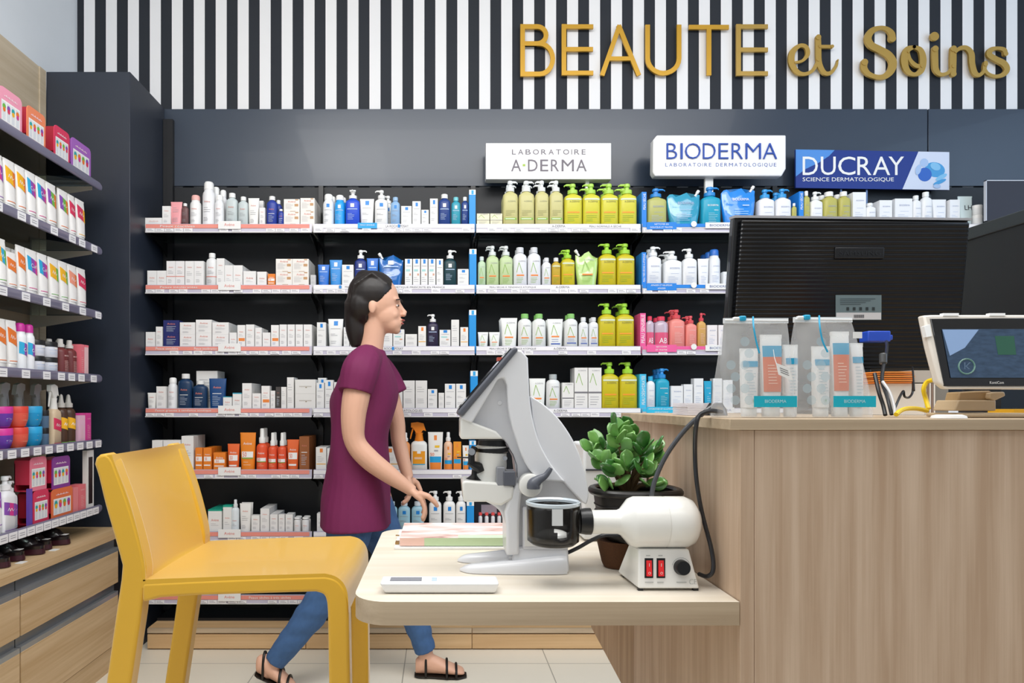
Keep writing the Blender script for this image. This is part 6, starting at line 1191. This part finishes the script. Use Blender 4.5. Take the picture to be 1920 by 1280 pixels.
# ------------------------------------------------------------------ the walking woman
DP = 2.80
SKIN = mat('E2B095', .5, var=.05); HAIR = mat('1D1512', .45, var=.3); SHIRT = mat('761A50', .75, var=.12); JEAN = mat('44699A', .8, var=.3); SHOE = mat('17130F', .4)
pn = thing('person', 'woman walking right past the shelves in maroon T-shirt, jeans and black sandals', 'person', (XP(690, DP), DP, 0))
def Q(px, py, dy=0): v = P(px, py, DP); v.y += dy; return v
def remesh(mb, name, vox, m, it=3, par=pn, fac=.5, org=None):
    me = mb.mesh('t'); o = bpy.data.objects.new('t', me); COL.objects.link(o)
    a = o.modifiers.new('r', 'REMESH'); a.mode = 'VOXEL'; a.voxel_size = vox; a.use_smooth_shade = True
    s = o.modifiers.new('s', 'SMOOTH'); s.factor = fac; s.iterations = it
    dg = bpy.context.evaluated_depsgraph_get(); dg.update(); n = bpy.data.meshes.new_from_object(o.evaluated_get(dg)); bpy.data.objects.remove(o)
    n.name = name; n.materials.clear(); n.materials.append(m); og = ORG[rootname(par)]
    for v in n.vertices: v.co -= og
    n.polygons.foreach_set('use_smooth', [True]*len(n.polygons)); n.polygons.foreach_set('material_index', [0]*len(n.polygons))
    ob = bpy.data.objects.new(name, n); COL.objects.link(ob); ob.parent = par; return ob
def limb(mb, pts, m=SKIN, n=16, sub=5):   # (px, py, dy, r)
    q = catmull(pts, sub); mb.tube([Q(a, b, c) for a, b, c, r in q], [r for a, b, c, r in q], m, n)
def tors(mb, secs, m, n=28):   # (cx px, y px, front-back half, side half)
    rs = []
    for cx, y, a, b in catmull(secs, 4):
        c = Q(cx, y); rs.append([c+Vector((a*math.copysign(abs(math.cos(2*PI*j/n))**.9, math.cos(2*PI*j/n)), b*math.copysign(abs(math.sin(2*PI*j/n))**.9, math.sin(2*PI*j/n)), 0)) for j in range(n)])
    mb.rings(rs[::-1], m)
NY = -.175   # near shoulder
# near arm swings forward, far arm slightly forward and down
near_arm = [(686, 692, NY+.01, .045), (680, 735, NY-.015, .054), (674, 780, NY-.025, .049), (677, 822, NY-.025, .042), (700, 852, NY-.02, .042), (735, 880, NY-.01, .036), (768, 904, NY, .025), (778, 911, NY, .024)]
far_arm = [(700, 690, -NY-.01, .045), (722, 735, -NY+.01, .045), (738, 790, -NY+.02, .037), (742, 830, -NY+.02, .034), (752, 870, -NY+.01, .031), (762, 905, -NY, .024)]
leg_r = [(672, 900, -.09, .088), (660, 980, -.09, .082), (636, 1060, -.085, .060), (616, 1100, -.085, .052), (590, 1140, -.085, .052), (548, 1195, -.085, .040), (516, 1238, -.085, .030)]
leg_f = [(682, 900, .09, .088), (706, 980, .09, .080), (738, 1065, .085, .058), (752, 1105, .08, .052), (768, 1150, .08, .052), (788, 1205, .08, .040), (799, 1245, .08, .031)]
mb = MB()
tors(mb, [(668, 905, .098, .165), (672, 860, .090, .145), (676, 810, .085, .140), (684, 750, .104, .155), (688, 705, .092, .165), (690, 680, .07, .150), (692, 664, .05, .07)], SKIN)
limb(mb, [(690, 690, 0, .062), (694, 668, 0, .055), (698, 640, 0, .050), (702, 612, 0, .050), (706, 585, 0, .048), (708, 560, 0, .04)])
limb(mb, near_arm); limb(mb, far_arm); limb(mb, leg_r); limb(mb, leg_f)
mb.tube([Q(690, 684, NY+.02), Q(691, 676, 0), Q(690, 684, -NY-.02)], [.045, .055, .045], SKIN, 16)
# head in profile, facing right
mb.ell(Q(705, 562), (.096, .074, .104), SKIN, 24, 14)
mb.ell(Q(722, 590), (.066, .058, .070), SKIN, 20, 12)
mb.ell(Q(733, 607), (.044, .044, .042), SKIN, 18, 10)      # jaw
mb.ell(Q(741, 619), (.024, .024, .017), SKIN, 14, 8)      # chin
mb.ell(Q(742, 563), (.020, .046, .014), SKIN, 14, 8)      # brow
mb.tube([Q(748, 569), Q(754, 580), Q(760, 588)], [.009, .010, .012], SKIN, 10); mb.ell(Q(757, 590), (.012, .015, .009), SKIN, 12, 8)
mb.ell(Q(753, 600), (.010, .022, .0055), SKIN, 12, 8); mb.ell(Q(751, 607), (.010, .020, .006), SKIN, 12, 8)   # lips
mb.ell(Q(738, 592, -.03), (.022, .018, .020), SKIN, 12, 8); mb.ell(Q(738, 592, .03), (.022, .018, .020), SKIN, 12, 8)  # cheeks
for sy in (-1, 1): mb.ell(Q(701, 580, sy*.073), (.016, .009, .030), SKIN, 14, 8)      # ears
# near hand: palm, four bent fingers, thumb
def hand(mb, wx, wy, dy, a0, L_, sgn):
    d = Vector((math.cos(R(a0)), 0, -math.sin(R(a0)))); s_ = Vector((0, 1, 0)); w0 = Q(wx, wy, dy); nrm = d.cross(s_)
    for k in range(4):
        e = w0+d*L_*.5+s_*((k-1.5)*.019)*1.0
        mb.tube([w0+s_*((k-1.5)*.010), w0+d*L_*.25+s_*((k-1.5)*.016), e], [.014, .014, .0115], SKIN, 10)
        fl = (.040, .046, .043, .034)[k]; q = e; an = a0+14
        pts = [q]; rad = [.0102]
        for ph in range(3): an += (16, 24, 20)[ph]; q = q+Vector((math.cos(R(an)), 0, -math.sin(R(an))))*fl*(.9, .62, .48)[ph]; pts.append(q); rad.append((.0096, .0088, .0072)[ph])
        mb.tube([Vector(v) for v in catmull([tuple(p) for p in pts], 3)], [rad[min(3, i//3)] for i in range(10)], SKIN, 10)
    b = w0+d*L_*.15+s_*(-sgn*.0)+Vector((.012, -sgn*.02, .004)); mb.tube([b, b+d*.030+Vector((.014, -sgn*.012, .010)), b+d*.055+Vector((.020, -sgn*.010, .004)), b+d*.075+Vector((.018, -sgn*.004, -.004))], [.014, .012, .0105, .008], SKIN, 10)
hand(mb, 778, 911, NY, 40, .085, 1); hand(mb, 762, 905, -NY, 72, .085, -1)
# feet
def foot(mb, heel, toe, dy, zh, zt_, m=SKIN, g=1.0):
    a = Q(heel, 0, dy); b = Q(toe, 0, dy); a.z = zh; b.z = zt_
    rs = []; n = 16
    for k, h, wd in ((0, .030, .020), (.08, .038, .030), (.25, .046, .033), (.45, .036, .036), (.65, .026, .044), (.85, .016, .044), (.97, .011, .034), (1.0, .006, .02)):
        c = a.lerp(b, k); rs.append([c+Vector((0, wd*g*math.cos(2*PI*j/n), h*g+h*g*math.sin(2*PI*j/n))) for j in range(n)])
    mb.rings(rs, m)
foot(mb, 778, 872, .08, .014, .012); foot(mb, 492, 562, -.085, .085, .012)
mb.tube([Q(799, 1238, .08), Q(792, 1266, .08)], [.031, .028], SKIN, 14); mb.tube([Q(518, 1234, -.085), Q(505, 1246, -.085)], [.030, .030], SKIN, 14)
body = remesh(mb, 'body', .0042, SKIN, 3)
bmh = bmesh.new(); bmh.from_mesh(body.data)
def sel_(v, a, b):
    z = v.co.z; return ZP(b, DP) < z < ZP(a, DP)
nk = [v for v in bmh.verts if sel_(v, 606, 690) and XP(655, DP)-ORG[pn.name].x < v.co.x < XP(740, DP)-ORG[pn.name].x]
for _ in range(26): bmesh.ops.smooth_vert(bmh, verts=nk, factor=.5, use_axis_x=True, use_axis_y=True, use_axis_z=True)
fc = [v for v in bmh.verts if sel_(v, 500, 640)]
for _ in range(3): bmesh.ops.smooth_vert(bmh, verts=fc, factor=.5, use_axis_x=True, use_axis_y=True, use_axis_z=True)
bmh.to_mesh(body.data); bmh.free()
# hair: close cap, swept to a small knot with loose hair over the nape
mb = MB(); mb.ell(Q(698, 552), (.105, .083, .101), HAIR, 24, 14); mb.ell(Q(682, 574), (.078, .080, .085), HAIR, 20, 12)
limb(mb, [(672, 570, 0, .060), (668, 600, 0, .050), (670, 628, 0, .044), (672, 650, 0, .030)], HAIR); mb.ell(Q(684, 521), (.040, .042, .034), HAIR, 18, 10)
for k in range(7): 
    a = (k-3)*.018; mb.tube([Q(728, 538, a), Q(700, 518, a*1.2), Q(668, 540, a*1.2), Q(660, 580, a)], [.008, .011, .011, .008], HAIR, 8)
hair = remesh(mb, 'hair', .0050, HAIR, 7)
# hairline: hair in front of it sinks under the skin of the face
bmh = bmesh.new(); bmh.from_mesh(hair.data); og = ORG[pn.name]
dele = []
for v in bmh.verts:
    w_ = v.co+og; px = CX+w_.x*F/DP; py = CY-(w_.z-CH)*F/DP; lim = max(692, 736-max(0, (py-545))*.9)
    if px > lim: dele.append(v)
hc = Q(700, 575)-og
for v in dele: v.co = hc+(v.co-hc)*.80
bmh.to_mesh(hair.data); bmh.free()
mb = MB()
for sy in (-1, 1):
    c = Q(745.5, 575, sy*.030); mb.ell(c, (.0055, .009, .0048), mat('E8DED8', .2, coat=.5), 12, 8)
mb.build('eyeballs', pn)
mb = MB()
for sy in (-1, 1): mb.ell(Q(747.6, 575, sy*.031), (.0045, .0055, .0052), mat('3A2416', .2, coat=.5), 10, 6); mb.tube([Q(744, 565, sy*.045), Q(751, 563, sy*.032), Q(755, 565, sy*.018)], [.0018, .0026, .0018], HAIR, 6)
mb.build('irises_and_brows', pn)
mb = MB(); mb.ell(Q(755.5, 600.5), (.009, .019, .0040), mat('B8605A', .4), 12, 8); mb.ell(Q(753.5, 606.5), (.009, .017, .0045), mat('B8605A', .4), 12, 8); mb.build('lips', pn)
# T-shirt
mb = MB()
tors(mb, [(668, 984, .150, .205), (668, 955, .146, .200), (670, 905, .132, .190), (672, 860, .126, .178), (676, 810, .120, .172), (682, 750, .138, .176), (688, 712, .118, .186), (690, 688, .098, .176), (692, 670, .078, .115), (693, 657, .066, .080)], SHIRT)
limb(mb, [(690, 684, NY+.05, .062), (689, 686, NY+.02, .070), (683, 706, NY-.006, .074), (677, 738, NY-.020, .070)], SHIRT); limb(mb, [(694, 684, -NY-.05, .062), (700, 686, -NY-.02, .068), (714, 708, -NY+.008, .070), (730, 740, -NY+.015, .068)], SHIRT)
mb.tube([Q(690, 684, NY+.01), Q(692, 676, 0), Q(690, 684, -NY-.01)], [.066, .070, .066], SHIRT, 16)
shirt = remesh(mb, 't_shirt', .0055, SHIRT, 3)
SN = [v.normal.copy() for v in shirt.data.vertices]
for v, vn in zip(shirt.data.vertices, SN):      # soft cloth folds
    n_ = noise.noise(Vector((v.co.x*6+v.co.z*3, v.co.y*9, v.co.z*5))); v.co += vn*(n_*.012)
# jeans
mb = MB(); tors(mb, [(668, 975, .118, .172), (669, 940, .112, .172), (670, 900, .108, .168)], JEAN)
limb(mb, [(672, 930, -.09, .100), (660, 990, -.09, .092), (636, 1060, -.085, .074), (616, 1100, -.085, .064), (590, 1140, -.085, .063), (550, 1192, -.085, .052), (524, 1226, -.085, .044)], JEAN)
limb(mb, [(682, 930, .09, .100), (706, 990, .09, .090), (738, 1065, .085, .072), (752, 1105, .08, .064), (768, 1150, .08, .062), (787, 1200, .08, .052), (797, 1232, .08, .045)], JEAN)
jeans = remesh(mb, 'jeans', .0055, JEAN, 2)
SN = [v.normal.copy() for v in jeans.data.vertices]
for v, vn in zip(jeans.data.vertices, SN):
    n_ = noise.noise(Vector((v.co.x*8, v.co.y*12, v.co.z*26))); v.co += vn*(n_*.006)
# sandals
for heel, toe, dy, zh, zt_ in ((776, 876, .08, .012, .010), (490, 566, -.085, .083, .010)):
    mb = MB(); a = Q(heel, 0, dy); b = Q(toe, 0, dy); a.z = zh; b.z = zt_; rs = []; n = 16; d = (b-a)
    for k, wd in ((0, .022), (.08, .034), (.3, .035), (.6, .046), (.85, .047), (1.0, .026)):
        c = a.lerp(b, k); rs.append([c+Vector((0, wd*math.cos(2*PI*j/n), .006*math.sin(2*PI*j/n)-.004)) for j in range(n)])
    mb.rings(rs, SHOE); s_ = mb.build('sandal', pn)
    for k, h, wd in ((.22, .10, .037), (.62, .062, .050), (.80, .042, .049)):
        mb = MB(); c = a.lerp(b, k); mb.tube([c+Vector((0, wd*math.cos(R(q)), h*math.sin(R(q)))) for q in range(0, 181, 15)], .0055, SHOE, 8); st_ = mb.build('strap', s_);
